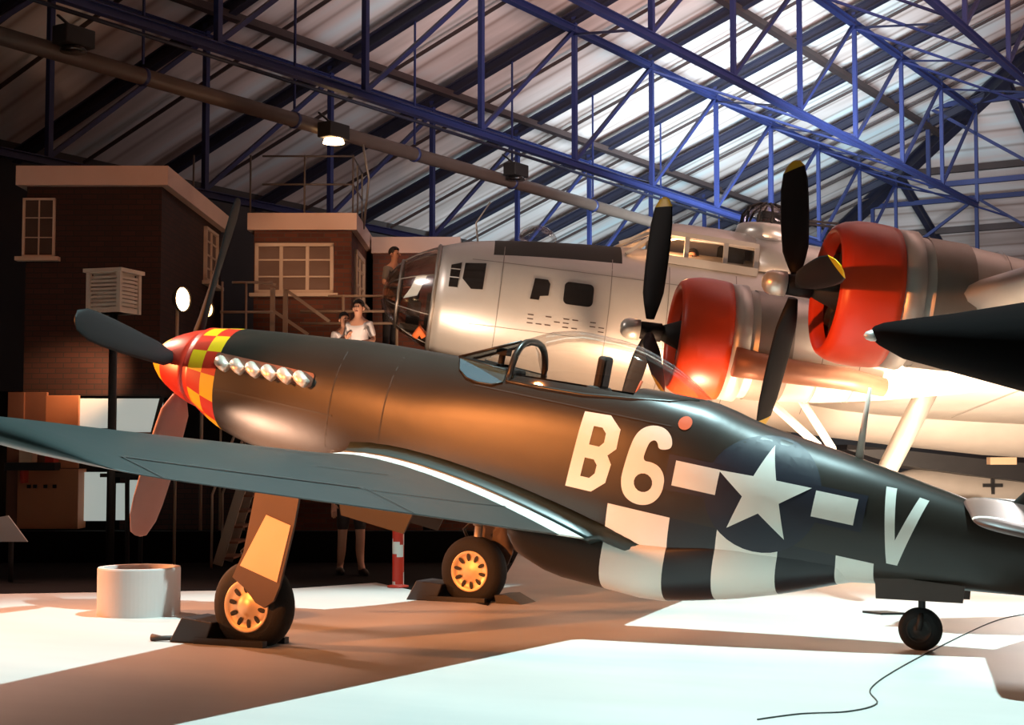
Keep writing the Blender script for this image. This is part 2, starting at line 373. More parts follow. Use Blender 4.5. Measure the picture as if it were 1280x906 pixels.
# longitudinal purlins under the sheeting
for w, lab in ((1.201, 'brown steel purlin along the roof slope, lower of the two'), (0.857, 'brown steel purlin along the roof slope, upper of the two')):
    m = MB(); m.bar(hb(0.0, w, roofz(w)-0.50), hb(hip_u(w)-0.03, w, roofz(w)-0.50), 0.20, 0.14)
    tag(hobj(m, 'roof_purlin', M['brown_steel'], loc=hb(0.0, w, roofz(w)-0.17)), lab, 'purlin')
# lattice girders
labs = {0.535: 'blue steel lattice girder under the roof, highest one at the upper right corner',
        0.767: 'blue steel lattice girder across the upper right of the roof',
        1.0: 'long blue steel lattice girder crossing the middle of the roof',
        1.235: 'blue steel lattice girder nearest the far eaves, behind the round duct'}
for w, lab in labs.items():
    us = [u for u in unodes if u < hip_u(w)+0.02 and u > 0.6]
    zt = roofz(w)-0.66; zb = zt-2.96
    base = hb(us[0], w, zb)
    g = empty('lattice_girder', (0, 0, 0)); g.matrix_world = HM @ Matrix.Translation(base); tag(g, lab, 'girder')
    m = MB(); m.bar(hb(us[0], w, zt), hb(us[-1], w, zt), 0.16, 0.15, ibeam=True); m.build('top_chord', M['blue_steel'], g, off=base)
    m = MB(); m.bar(hb(us[0], w, zb), hb(us[-1], w, zb), 0.15, 0.14, ibeam=True); m.build('bottom_chord', M['blue_steel'], g, off=base)
    for i, u in enumerate(us):
        m = MB(); m.bar(hb(u, w, zb+.08), hb(u, w, zt+.28), 0.10, 0.10); m.build('vertical_strut', M['blue_steel'], g, off=base)
        if i:
            m = MB(); m.bar(hb(us[i-1], w, zb+.08), hb(u, w, zt), 0.08, 0.08); m.build('diagonal_brace', M['blue_steel'], g, off=base)
# sloping wind bracing between girders: bottom of the upper one to top of the lower one
for (wa, wb) in ((0.767, 1.0), (1.0, 1.235), (0.535, 0.767)):
    za = roofz(wa)-0.66-2.96; zb = roofz(wb)-0.66
    us = [u for u in unodes if 0.9 < u < hip_u(wb)-0.02]
    base = hb(us[0], wb, zb-0.25)
    g = empty('wind_bracing', (0, 0, 0)); g.matrix_world = HM @ Matrix.Translation(base)
    tag(g, {0.767: 'zigzag of thin blue bracing bars between the middle and upper right girders', 1.0: 'zigzag of thin blue bracing bars between the middle girder and the eaves girder',
            0.535: 'zigzag of thin blue bracing bars at the top right of the roof'}[wa], 'bracing')
    for i in range(len(us)-1):
        if wa == 1.0 and i % 2: continue
        if i < len(us)-6 and wa == 0.767 and i % 2: continue
        m = MB(); m.bar(hb(us[i], wa, za+.15), hb(us[i+1], wb, zb-.1), 0.06, 0.05); m.build('brace_bar', M['blue_steel'], g, off=base)
        if i >= len(us)-6:
            m = MB(); m.bar(hb(us[i+1], wa, za+.15), hb(us[i], wb, zb-.1), 0.06, 0.05); m.build('brace_bar', M['blue_steel'], g, off=base)
# hip end framing
p0 = hb(UE-WE+0.3, 0.3, roofz(0.3)-0.3); p1 = hb(UE-0.02, WE-0.02, roofz(WE)-0.3)
m = MB(); m.bar(p0, p1, 0.35, 0.45, ibeam=True)
tag(hobj(m, 'hip_rafter', M['raft_steel'], loc=p1), 'thick dark hip rafter descending to the far corner of the roof', 'rafter')
for k, w in enumerate((-.5, -.2, 0.1, 0.4, 0.7, 1.0, 1.25)):
    ut = UE-(WE-abs(w))+0.02
    zz = lambda u: roofz(WE)+RS*SC*(UE-u)
    p0 = hb(ut, w, zz(ut)-0.3); p1 = hb(UE-0.01, w, zz(UE)-0.3)
    m = MB(); m.bar(p0, p1, 0.20, 0.32, ibeam=True)
    tag(hobj(m, 'hip_jack_rafter', M['raft_steel'], loc=p1), 'dark jack rafter on the hipped end slope at the right', 'rafter', 'jack rafters of the hipped end')
for u, lab in ((2.95, 'level brown purlin of the hipped roof end, upper'), (3.2, 'level brown purlin of the hipped roof end, middle'), (3.45, 'level brown purlin of the hipped roof end, lowest')):
    w = WE-(UE-u)-0.02; z = roofz(WE)+RS*SC*(UE-u)-0.15
    m = MB(); m.bar(hb(u, -0.5, z), hb(u, w, z), 0.2, 0.22)
    tag(hobj(m, 'end_purlin', M['brown_steel'], loc=hb(u, -0.5, z)), lab, 'purlin')
# cross truss closing the girders at the hip
for (u, lab, wl) in ((2.93, 'blue cross truss where the roof hips at the upper right', (-.3, -.07, .163, .395, .628, .86)), (3.28, 'farther blue cross truss low under the hipped roof end', (-.3, -.07, .163, .395, .628, .86, 1.09))):
    zt = roofz(WE)+RS*SC*(UE-u)-0.5; zb = zt-2.5; base = hb(u, wl[-1], zb)
    g = empty('cross_truss', (0, 0, 0)); g.matrix_world = HM @ Matrix.Translation(base); tag(g, lab, 'roof truss')
    m = MB(); m.bar(hb(u, wl[0], zt), hb(u, wl[-1], zt), .16, .16); m.build('top_chord', M['blue_steel'], g, off=base)
    m = MB(); m.bar(hb(u, wl[0], zb), hb(u, wl[-1], zb), .16, .16); m.build('bottom_chord', M['blue_steel'], g, off=base)
    for i, w in enumerate(wl):
        m = MB(); m.bar(hb(u, w, zb), hb(u, w, zt), .12, .12); m.build('vertical_strut', M['blue_steel'], g, off=base)
        if i:
            m = MB(); m.bar(hb(u, wl[i-1], zb if i % 2 else zt), hb(u, w, zt if i % 2 else zb), .10, .10); m.build('diagonal_brace', M['blue_steel'], g, off=base)
# round duct with hangers
WP = 1.10; ZP = 1.5+SC*0.374
base = hb(0.7, WP, ZP); g = empty('overhead_duct', (0, 0, 0)); g.matrix_world = HM @ Matrix.Translation(base)
tag(g, 'long round brown duct hanging under the roof and crossing the picture', 'duct')
m = MB(); m.tube([hb(u, WP, ZP) for u in (0.7, 1.5, 2.3, 3.1)], 0.135, n=16); m.build('duct_pipe', M['pipe'], g, off=base)
for u in unodes[2:12]:
    m = MB(); m.bar(hb(u, WP, ZP+.2), hb(u, WP, roofz(WP)-.55), 0.035, 0.035); m.tube([hb(u-.002, WP, ZP), hb(u+.002, WP, ZP)], 0.155, n=16); m.build('hanger', M['blue_steel'], g, off=base)
for dz, lab in ((0.95, 'thin dark conduit running above the round duct, upper'), (0.68, 'thin dark conduit running above the round duct, lower')):
    m = MB(); m.tube([hb(0.8, WP, ZP+dz), hb(3.0, WP, ZP+dz)], 0.035, n=6)
    tag(hobj(m, 'conduit', M['raft_steel'], loc=hb(0.8, WP, ZP+dz)), lab, 'conduit')
def floodlight(px, py, lab, on):
    d = ray(px, py); t = 1.0
    # where the sight line meets the vertical plane of the duct
    W = Vector((-math.cos(R(6.4)), math.sin(R(6.4)), 0)); t = (WP*SC-0.35)/d.dot(W); P = CAM+d*t
    g = empty('floodlight', P, (0, 0, HROT)); tag(g, lab, 'light')
    m = MB(); m.box((-.28, -.16, .02), (.28, .16, .30)); m.build('housing', M['dark_metal'], g, bevel=.02)
    m = MB(); m.lathe([(-.06, .20), (0.02, .17)], n=20); m.build('lens', M['lamp_on'] if on else M['dark_glass'], g)
    m = MB(); m.bar((0, 0, .28), (0, .35, .55), .05, .03); m.build('bracket', M['dark_metal'], g)
    return P
LP = floodlight(417, 175, 'lit orange floodlight hanging under the round duct', True)
floodlight(645, 222, 'unlit dark floodlight on the round duct, right of the lit one', False)
floodlight(92, 60, 'unlit dark floodlight at the left end of the round duct', False)

# ================================================================== FIGHTER (P-51 style)
TH = R(11.7); Z0 = 2.43
BASE = Vector((2.95, 0, -1.88))
def fw(a, p, h): return Vector((a*math.cos(TH)+h*math.sin(TH), -p, Z0-a*math.sin(TH)+h*math.cos(TH)))
fighter = empty('fighter_aircraft', fw(*BASE), (0, TH, 0))
tag(fighter, 'olive-brown propeller fighter with red and yellow checkered nose and white B6 V codes', 'aircraft')
def F(m, name, mats, parent=None, **k): return m.build(name, mats, parent or fighter, off=BASE, **k)
FT = [  # a, top, bot, mid, w, nt, nb
 (0.66, 0.40, -0.37, 0.00, 0.385, 2.0, 2.0), (0.72, 0.405, -0.40, 0.00, 0.39, 2.05, 2.0), (0.85, 0.425, -0.47, -0.01, 0.40, 2.15, 2.05), (1.05, 0.452, -0.545, -0.02, 0.41, 2.3, 2.15),
 (1.34, 0.48, -0.60, -0.03, 0.425, 2.4, 2.3), (1.84, 0.52, -0.635, -0.05, 0.44, 2.4, 2.5), (2.44, 0.57, -0.67, -0.05, 0.45, 2.3, 2.6), (3.03, 0.59, -0.72, -0.05, 0.455, 2.2, 2.7),
 (3.5, 0.60, -0.75, -0.05, 0.46, 2.6, 2.8), (4.0, 0.61, -0.765, -0.05, 0.46, 3.0, 2.8), (4.4, 0.62, -0.78, -0.05, 0.46, 3.3, 2.8), (5.2, 0.645, -0.80, -0.05, 0.46, 3.3, 2.8), (5.6, 0.645, -0.80, -0.05, 0.45, 2.7, 2.7),
 (6.16, 0.54, -0.72, -0.05, 0.425, 2.2, 2.5), (6.7, 0.47, -0.60, -0.05, 0.38, 2.1, 2.3), (7.1, 0.41, -0.51, -0.04, 0.335, 2.3, 2.2), (7.6, 0.33, -0.42, -0.02, 0.27, 2.3, 2.2),
 (8.2, 0.24, -0.33, 0.0, 0.19, 2.0, 2.2), (8.8, 0.22, -0.22, 0.02, 0.12, 2.0, 2.0), (9.1, 0.22, -0.10, 0.06, 0.07, 2, 2)]
sts = [.66, .72, .80, .885, .97, 1.05]+[1.05+0.15*k for k in range(1, 53)]+[9.05]
NS = 56
# cockpit opening: faces on the top between a 3.75 and 5.3 are left out
WH, GR, BK, RD, YL, BR = 0, 1, 2, 3, 4, 5
def fus_mi(i, j):
    a = (sts[i]+sts[i+1])/2; ang = (j+.5)/NS*360
    if a < 0.72: return 3
    if a < 1.05:
        col = 0 if a < 0.885 else 1; row = int((j+2)//4)
        return YL if (row+col) % 2 else RD
    return GR
cols = [M['white'], M['green'], M['black'], M['red'], M['yellow']]
m = body_loft(FT, sts, NS, fus_mi)
# cut the cockpit opening
keep = []
for f, mi, sm in zip(m.f, m.mi, m.sm):
    c = sum((m.v[i] for i in f), Vector())/len(f)
    if 3.80 < c.x < 5.05 and c.z > 0.3 and abs(c.y) < .31: continue
    keep.append((f, mi, sm))
m.f = [k[0] for k in keep]; m.mi = [k[1] for k in keep]; m.sm = [k[2] for k in keep]
fus = F(m, 'fuselage', cols)
# olive gradient: the fuselage material gets invasion stripes below h = -0.31
def stripes_on(matl):
    m = matl.copy(); m.name = 'olive_paint_with_stripes'; nt = m.node_tree; b = nt.nodes['Principled BSDF']
    src = b.inputs['Base Color'].links[0].from_socket
    tc = nt.nodes.new('ShaderNodeTexCoord'); sx = nt.nodes.new('ShaderNodeSeparateXYZ'); nt.links.new(tc.outputs['Object'], sx.inputs[0])
    cr = nt.nodes.new('ShaderNodeValToRGB'); cr.color_ramp.interpolation = 'CONSTANT'
    mr = nt.nodes.new('ShaderNodeMapRange'); mr.inputs['From Min'].default_value = 4.5-BASE.x; mr.inputs['From Max'].default_value = 8.5-BASE.x
    nt.links.new(sx.outputs[0], mr.inputs[0]); nt.links.new(mr.outputs[0], cr.inputs[0])
    def pos(a): return (a-4.5)/4.0
    E_ = cr.color_ramp.elements; W_ = (.82, .79, .71, 1); B_ = (.013, .013, .016, 1); G_ = (0, 0, 0, 0)
    E_[0].position = 0; E_[0].color = G_; E_[1].position = pos(5.10); E_[1].color = W_
    for a, c in ((5.63, B_), (6.03, W_), (6.51, B_), (6.95, W_), (7.23, G_)): e = E_.new(pos(a)); e.color = c
    lt = nt.nodes.new('ShaderNodeMath'); lt.operation = 'LESS_THAN'; lt.inputs[1].default_value = -0.31-BASE.z
    nt.links.new(sx.outputs[2], lt.inputs[0])
    mu = nt.nodes.new('ShaderNodeMath'); mu.operation = 'MULTIPLY'; nt.links.new(cr.outputs['Alpha'], mu.inputs[0]); nt.links.new(lt.outputs[0], mu.inputs[1])
    mx = nt.nodes.new('ShaderNodeMix'); mx.data_type = 'RGBA'
    nt.links.new(mu.outputs[0], mx.inputs[0]); nt.links.new(src, mx.inputs[6]); nt.links.new(cr.outputs[0], mx.inputs[7]); nt.links.new(mx.outputs[2], b.inputs['Base Color'])
    return m
M['green_s'] = stripes_on(M['green'])
fus.data.materials[1] = M['green_s']
# radiator scoop
ST = [(4.22, -0.62, -0.86, -0.70, 0.34, 2.5, 2.2), (4.30, -0.55, -0.95, -0.70, 0.37, 2.5, 2.4), (4.72, -0.5, -1.05, -0.70, 0.39, 2.5, 2.6), (5.4, -0.5, -1.05, -0.65, 0.40, 2.5, 2.6),
      (5.97, -0.4, -0.93, -0.5, 0.385, 2.4, 2.3), (6.47, -0.3, -0.765, -0.4, 0.34, 2.4, 2.2), (6.95, -.25, -.56, -.35, .27, 2, 2.2), (7.1, -.25, -.50, -.33, .2, 2, 2)]
m = body_loft(ST, [4.22, 4.25, 4.3, 4.4, 4.55, 4.72, 5, 5.2, 5.4, 5.6, 5.8, 5.97, 6.2, 6.47, 6.7, 6.95, 7.1], 36, cap0=False)
sc = F(m, 'radiator_scoop', M['green_s'])
m = MB(); st = smooth_tab(ST, 4.3); m.loft([[Vector((4.27, -p*.9, h)) for p, h in (sec_pt(st, 2*PI*k/24) for k in range(24))], [Vector((4.40, -p*.9, h)) for p, h in (sec_pt(st, 2*PI*k/24) for k in range(24))]])
F(m, 'intake', M['cockpit_dark'], sc)
# spinner
m = MB()
prof = [(0.0, 0.008), (0.02, .05), (0.06, .095), (.12, .15), (.20, .21), (.28, .255), (.38, .30), (.48, .338), (.58, .365), (.655, .38)]
m.lathe(prof, axis='x', n=40, mi=lambda i, j: 1 if 2 <= i <= 4 else 0)
spin = F(m, 'spinner', [M['red'], M['yellow']])
for k, ang in enumerate((0, 90, 180, 270)):
    m = MB(); blade_mesh(m, 1.70, root=.17, chord=.35, tip_len=0.001, square=1.0)
    rot = Matrix.Rotation(R(ang-10.5), 4, 'X'); m.v = [rot @ v+Vector((.43, 0, 0)) for v in m.v]
    b = F(m, 'propeller_blade', [M['prop_reddish'] if ang == 180 else M['prop']]*2)  # the downward blade alone takes the reddish colour
    if ang == 180: b['label'] = 'reddish propeller blade pointing down'
# exhaust shroud and stacks
surfF = lambda a, h: side_p(smooth_tab(FT, a), h)
for side in (1, -1):
    m = decal(rrect(1.02, .075, 2.14, .205, .03), [], surfF, .08, .012, side); sh = F(m, 'exhaust_shroud', M['shroud'], fus)
    for k in range(6):
        a = 1.10+k*.178; h = .135+.004*k; p = surfF(a, h)+.01
        m = MB(); m.tube([(a-.03, -side*(p-.03), h), (a+.02, -side*(p+.05), h-.005), (a+.09, -side*(p+.085), h-.03), (a+.135, -side*(p+.085), h-.05)], [.05, .055, .052, .045], n=12)
        F(m, 'exhaust_stack', M['exhaust'])
# cowling panel lines, dark strips
for (x0, y0, x1, y1) in ((1.06, -.12, 2.4, -.135), (2.35, -.5, 2.362, .45), (2.9, -.6, 2.912, .5), (3.7, .395, 5.5, .405)):
    m = decal([(x0, y0), (x1, y0), (x1, y1), (x0, y1)], [], surfF, .1, .002); F(m, 'panel_line', M['cockpit_dark'], fus)
# codes
B_out = [(4.72, -.25), (4.95, -.25), (5.06, -.155), (5.08, .00), (5.035, .065), (5.10, .13), (5.10, .29), (4.99, .385), (4.76, .375)]
B_in = [[(4.835, -.145), (4.915, -.145), (4.955, -.10), (4.96, -.03), (4.925, .01), (4.845, .01)], [(4.86, .12), (4.95, .12), (4.985, .16), (4.985, .235), (4.945, .275), (4.868, .275)]]
m = decal(B_out, B_in, surfF); F(m, 'code_letter', M['white'], fus)
six = [(5.555, .235), (5.53, .32), (5.46, .375), (5.37, .382), (5.29, .35), (5.235, .28), (5.21, .17), (5.19, .0), (5.185, -.10), (5.215, -.195), (5.28, -.25), (5.37, -.268), (5.46, -.245), (5.525, -.18),
       (5.55, -.09), (5.54, .0), (5.49, .065), (5.42, .09), (5.335, .085), (5.35, .19), (5.365, .245), (5.40, .268), (5.43, .25), (5.445, .205), (5.50, .205)]
def chaikin(p, n=2):
    for _ in range(n):
        q = []
        for i in range(len(p)):
            a, b = p[i], p[(i+1) % len(p)]
            q += [(a[0]*.75+b[0]*.25, a[1]*.75+b[1]*.25), (a[0]*.25+b[0]*.75, a[1]*.25+b[1]*.75)]
        p = q
    return p
six = chaikin(six)
m = decal(six, [circle(5.375, -.085, .078, 16, .075)], surfF); F(m, 'code_numeral', M['white'], fus)
V_ = [(7.215, .28), (7.292, .28), (7.362, -.10), (7.468, .25), (7.54, .24), (7.405, -.285), (7.325, -.285)]
m = decal(V_, [], surfF); F(m, 'code_letter', M['white'], fus)
m = decal(circle(5.60, .445, .055, 20), [], surfF); F(m, 'gas_patch', M['dull_red'], fus)
# insignia: blue disc, star, bars
cx, cy = 6.325, .03
m = decal(circle(cx, cy, .455, 40), [], surfF, off=.003); F(m, 'insignia_disc', M['blue'], fus)
star = []
for k in range(10):
    r_ = .385 if k % 2 == 0 else .152; an = R(91+36*k); star.append((cx+r_*math.cos(an), cy+r_*math.sin(an)))
m = decal(star, [], surfF, off=.006); F(m, 'insignia_star', M['white'], fus)
for x0, x1 in ((5.575, 6.00), (6.69, 7.08)):
    m = decal([(x0-.03, -.095), (x1+.03, -.095), (x1+.03, .185), (x0-.03, .185)], [], surfF, off=.0045); F(m, 'insignia_bar_border', M['blue'], fus)
for x0, x1 in ((5.61, 5.97), (6.725, 7.045)):
    m = decal([(x0, -.055), (x1, -.055), (x1+.0, .145), (x0, .145)], [], surfF, off=.007); F(m, 'insignia_bar', M['white'], fus)
# wings
AF = airfoil(14, .145)
def wing_ring(p, side, tab):
    le, te, h, t = smooth_tab(tab, p); ch = te-le; inc = R(1.0)
    out = []
    for x, z in AF:
        z = z*t/.145; out.append(Vector((le+x*ch, -side*p, h+z*ch-x*ch*math.sin(inc))))
    return out
WT = [(0.0, 2.30, 5.02, -.60, .15), (.42, 2.32, 5.02, -.585, .15), (.9, 2.52, 4.97, -.545, .15), (1.6, 2.66, 4.89, -.485, .145), (3.0, 2.82, 4.74, -.355, .135), (4.5, 2.99, 4.565, -.22, .125), (5.25, 3.07, 4.48, -.15, .12), (5.5, 3.12, 4.44, -.125, .11), (5.6, 3.22, 4.36, -.115, .08), (5.64, 3.35, 4.22, -.11, .04)]
ps = [.05, .3, .42, .56, .75, .97, 1.2, 1.4, 1.8, 2.3, 2.8, 3.3, 3.8, 4.3, 4.8, 5.25, 5.4, 5.5, 5.56, 5.6, 5.64]
for side in (1, -1):
    m = MB(); m.loft([wing_ring(p, side, WT) for p in ps], lambda i, j: 1 if .56 < (ps[i]+ps[i+1])/2 < .97 else 0)
    w = F(m, 'wing', [M['wing_green'], M['white']])
    def wsurf(p, x, up=True):
        le, te, h, t = smooth_tab(WT, p); ch = te-le
        th = 5*t*(0.2969*math.sqrt(x)-0.126*x-0.3516*x*x+0.2843*x**3-0.1015*x**4)
        z = (th*1.05 if up else -th*.9)+0.012*4*x*(1-x)
        return Vector((le+x*ch, -side*p, h+z*ch-x*ch*math.sin(R(1))+(.004 if up else -.004)))
    def strip(pa, pb, xa, xb, name, mt, n=24):
        m = MB(); vs = []
        for i in range(n+1):
            p = pa+(pb-pa)*i/n; vs += [wsurf(p, xa), wsurf(p, xb)]
        m.add(vs, [(2*i, 2*i+1, 2*i+3, 2*i+2) for i in range(n)], 0, True); F(m, name, mt, w)
    strip(3.0, 5.3, .775, .788, 'aileron_gap', M['cockpit_dark']); strip(.95, 2.9, .79, .795, 'flap_gap', M['cockpit_dark'])
    for p in (2.95, 5.3):
        m = MB(); vs = []
        for i in range(7): x = .78+.215*i/6; vs += [wsurf(p, x), wsurf(p+.018, x)]
        m.add(vs, [(2*i, 2*i+1, 2*i+3, 2*i+2) for i in range(6)]); F(m, 'aileron_gap', M['cockpit_dark'], w)
    # gun bay panel
    strip(1.9, 2.9, .30, .305, 'panel_line', M['cockpit_dark']); strip(1.9, 2.9, .55, .555, 'panel_line', M['cockpit_dark'])
    # root fillet
    m = MB(); rings = []
    for i in range(13):
        x = .10+.90*i/12; q = wsurf(.56, x); a = q.x; ph = q.z+.10+.05*x; p_ = side_p(smooth_tab(FT, a), ph)-.01
        rings.append([Vector((a, -side*p_, ph)), Vector((a, -side*(p_*.6+.5*.4)-side*.0, ph-.07)), Vector((a, -side*.50, q.z+.012)), Vector((a, -side*.55, q.z+.0)), Vector((a, -side*.42, q.z-.06))])
    # tail of the fillet running on past the wing
    lastq = wsurf(.56, 1.0)
    for i in range(1, 6):
        t = i/5; a = lastq.x+.40*t; ph = lastq.z+.15-.10*t; base_p = side_p(smooth_tab(FT, a), ph)
        rings.append([Vector((a, -side*(base_p-.01), ph)), Vector((a, -side*(base_p+.03*(1-t)-.008), ph-.045)), Vector((a, -side*(base_p+.05*(1-t)-.01), ph-.09)), Vector((a, -side*(base_p+.04*(1-t)-.015), ph-.12)), Vector((a, -side*(base_p-.04), ph-.15))])
    m.loft(rings, 0, closed=True); F(m, 'wing_fillet', M['wing_green'], w)
# main gear
def wheel(cx, p, h, r, wd, side, parent, spokes=10):
    c = (cx, -p, h)
    m = MB(); pr = [(-wd*.5, r*.58), (-wd*.52, r*.72), (-wd*.46, r*.88), (-wd*.25, r*.98), (0, r), (wd*.25, r*.98), (wd*.46, r*.88), (wd*.52, r*.72), (wd*.5, r*.58)]
    m.lathe(pr, c, 'y', 40, cap0=False, cap1=False); wo = F(m, 'wheel', M['rubber'], parent)
    m = MB(); s = -side
    m.lathe([(s*wd*.30, r*.58), (s*wd*.52, r*.585), (s*wd*.54, r*.56), (s*wd*.46, r*.50), (s*wd*.40, r*.30), (s*wd*.58, r*.17), (s*wd*.60, r*.02)], c, 'y', 40)
    m.lathe([(-s*wd*.30, r*.58), (-s*wd*.52, r*.585), (-s*wd*.54, r*.56), (-s*wd*.44, r*.48), (-s*wd*.40, r*.30), (-s*wd*.50, r*.15), (-s*wd*.50, r*.02)], c, 'y', 40)
    hub = F(m, 'wheel_hub', M['hub_metal'], wo)
    for k in range(spokes):
        a = 2*PI*k/spokes; ax = Vector((math.cos(a), 0, math.sin(a))); tx = Vector((-math.sin(a), 0, math.cos(a)))
        for off in (.455, -.475):
            C_ = Vector(c)+ax*r*.40+Vector((0, s*wd*off, 0)); ring = [C_+ax*(r*.115*math.cos(q))+tx*(r*.055*math.sin(q)) for q in [2*PI*z/10 for z in range(10)]]
            m = MB(); m.add(ring, [tuple(range(10))]); F(m, 'spoke_opening', M['cockpit_dark'], wo, recalc=False)
    return wo
for side in (1, -1):
    g = MB(); p = 1.8*side
    q = (1.90)*side
    g.tube([(2.80, -p, -.50), (2.88, -q, -1.1)], .062, n=14); g.tube([(2.88, -q, -1.08), (2.91, -q, -1.45)], .042, n=14)
    g.tube([(2.91, -q, -1.43), (2.92, -q, -1.56)], .04, n=10)
    leg = F(g, 'landing_gear_leg', M['steel'])
    m = MB(); m.tube([(2.86, -q, -1.0), (2.72, -q, -1.18), (2.91, -q, -1.42)], .018, n=8); F(m, 'torque_link', M['dark_metal'], leg)
    wheel(2.92, 1.90*side, -1.565, .352, .21, side, fighter)
    # gear door on the outboard side, tan above and brown below
    P2 = -side*2.05
    dp = [(2.86, -.50), (3.26, -.52), (3.26, -.85), (3.23, -1.33), (3.20, -1.45), (3.13, -1.52), (3.04, -1.50), (2.93, -1.42), (2.79, -1.36), (2.85, -1.15)]
    m = MB(); m.prism(dp, lambda a, h: Vector((a, P2, h)), lambda a, h: Vector((a, P2-side*.025, h)))
    dr = F(m, 'gear_door', M['door_brown'])
    m = MB(); tp = [(3.00, -.82), (3.235, -.85), (3.205, -1.30), (2.845, -1.255)]
    m.prism(tp, lambda a, h: Vector((a, P2-side*.026, h)), lambda a, h: Vector((a, P2-side*.032, h))); F(m, 'tan_panel', M['tan'], dr)
    # inner wheel door hanging under the belly
    m = MB(); m.prism([(2.45, -.62), (3.35, -.66), (3.25, -1.0), (2.6, -.98)], lambda a, h: Vector((a, -side*.30, h)), lambda a, h: Vector((a, -side*.32, h))); F(m, 'inner_gear_door', M['green'])
# tail wheel and doors
m = MB(); m.tube([(7.56, 0, -.36), (7.60, 0, -.58), (7.615, .07, -.62), (7.62, .075, -.745)], .028, n=10); m.tube([(7.615, -.0, -.60), (7.615, -.07, -.64), (7.62, -.075, -.745)], .022, n=10)
tl = F(m, 'tail_wheel_leg', M['dark_metal'])
tw_ = wheel(7.62, 0, -.742, .165, .11, 1, fighter, 6)
for c_ in tw_.children: c_.data.materials[0] = M['dark_metal']
for side in (1, -1):
    m = MB(); m.prism([(7.24, -.40), (7.90, -.33), (7.91, -.455), (7.28, -.575)], lambda a, h: Vector((a, -side*.15, h)), lambda a, h: Vector((a, -side*.17, h)))
    F(m, 'tail_wheel_door', M['door_brown'])
# stabilisers
TT = [(0, 7.75, 9.0, .28, .10), (.3, 7.80, 9.0, .28, .10), (1.2, 7.98, 8.92, .28, .10), (1.62, 8.06, 8.88, .28, .10), (1.74, 8.085, 8.87, .28, .10), (1.9, 8.13, 8.84, .28, .10), (1.97, 8.22, 8.80, .28, .09), (2.01, 8.36, 8.7, .28, .05)]
tps = [0.02, .3, .75, 1.2, 1.62, 1.74, 1.9, 1.95, 1.98, 2.01]
M['stab'] = mat('stabiliser_brown', (0.075, 0.036, 0.028), .5, var=.15)
for side in (1, -1):
    m = MB(); m.loft([wing_ring(p, side, TT) for p in tps], lambda i, j: 1 if 1.62 < (tps[i]+tps[i+1])/2 < 1.74 else 0)  # white band near the tip paints a lit highlight into the colour
    F(m, 'tailplane', [M['stab'], M['white']])
# fin, dorsal fillet, rudder
def fin_ring(h, tab):
    le, te, t = smooth_tab(tab, h); return [Vector((le+x*(te-le), z*(te-le)*t/.145, h)) for x, z in AF]
FN = [(.12, 7.6, 9.05, .05), (.35, 8.1, 9.05, .08), (.6, 8.25, 9.05, .09), (1.0, 8.42, 9.05, .09), (1.45, 8.62, 9.05, .09), (1.58, 8.75, 9.05, .07)]
m = MB(); m.loft([fin_ring(h, FN) for h in (.12, .22, .35, .48, .6, .8, 1.0, 1.25, 1.45, 1.53, 1.58)]); F(m, 'fin', M['green'])
RD_ = [(-.15, 9.07, 9.55, .12), (.3, 9.07, 9.78, .11), (.8, 9.07, 9.72, .10), (1.4, 9.07, 9.5, .09), (1.62, 9.07, 9.3, .05)]
m = MB(); m.loft([fin_ring(h, RD_) for h in (-.15, 0, .3, .6, .8, 1.1, 1.4, 1.55, 1.62)]); F(m, 'rudder', M['green'])
m = MB(); m.tube([(6.92, 0, .42), (6.905, 0, .75), (6.90, 0, .99)], [.032, .022, .014], n=10); F(m, 'antenna_mast', mat('mast_paint', (.80, .62, .52), .5))
# canopy: arch, windscreen, bubble
CT = [(3.92, 0.83, .34), (4.05, .90, .355), (4.22, .97, .365), (4.44, 1.01, .37), (4.8, 1.0, .365), (5.19, .905, .33), (5.43, .79, .27), (5.60, .685, .14), (5.66, .655, .04)]
def canopy_ring(a, top, w, n=18):
    st_ = smooth_tab(FT, a); sill = st_[2]+(st_[0]-st_[2])*(1-min(.99, w/st_[3])**st_[4])**(1/st_[4])-.01; top = max(top, sill+.01)
    return [Vector((a, -w*math.copysign(abs(math.cos(t))**.75, math.cos(t)), sill+(top-sill)*math.sin(t)**.8)) for t in [PI*k/n for k in range(n+1)]]
m = MB(); m.loft([canopy_ring(a, *smooth_tab(CT, a)) for a in (3.96, 4.05, 4.2, 4.35, 4.5, 4.65, 4.8, 4.95, 5.1, 5.25, 5.4, 5.5, 5.58, 5.64)], 0, closed=False, cap0=False, cap1=False)
can = F(m, 'canopy', M['canopy'])
m = MB(); m.tube([v for v in canopy_ring(3.99, .84, .345, 22)], .030, n=8); F(m, 'canopy_arch', M['green'], can)
for s in (1, -1):      # canopy skirt
    m = MB(); pts_ = [canopy_ring(a, *smooth_tab(CT, a))[0 if s == 1 else -1] for a in (3.98, 4.3, 4.7, 5.1, 5.4, 5.6)]
    m.tube([p+Vector((0, 0, .0)) for p in pts_], .020, n=6); F(m, 'canopy_rail', M['green'], can)
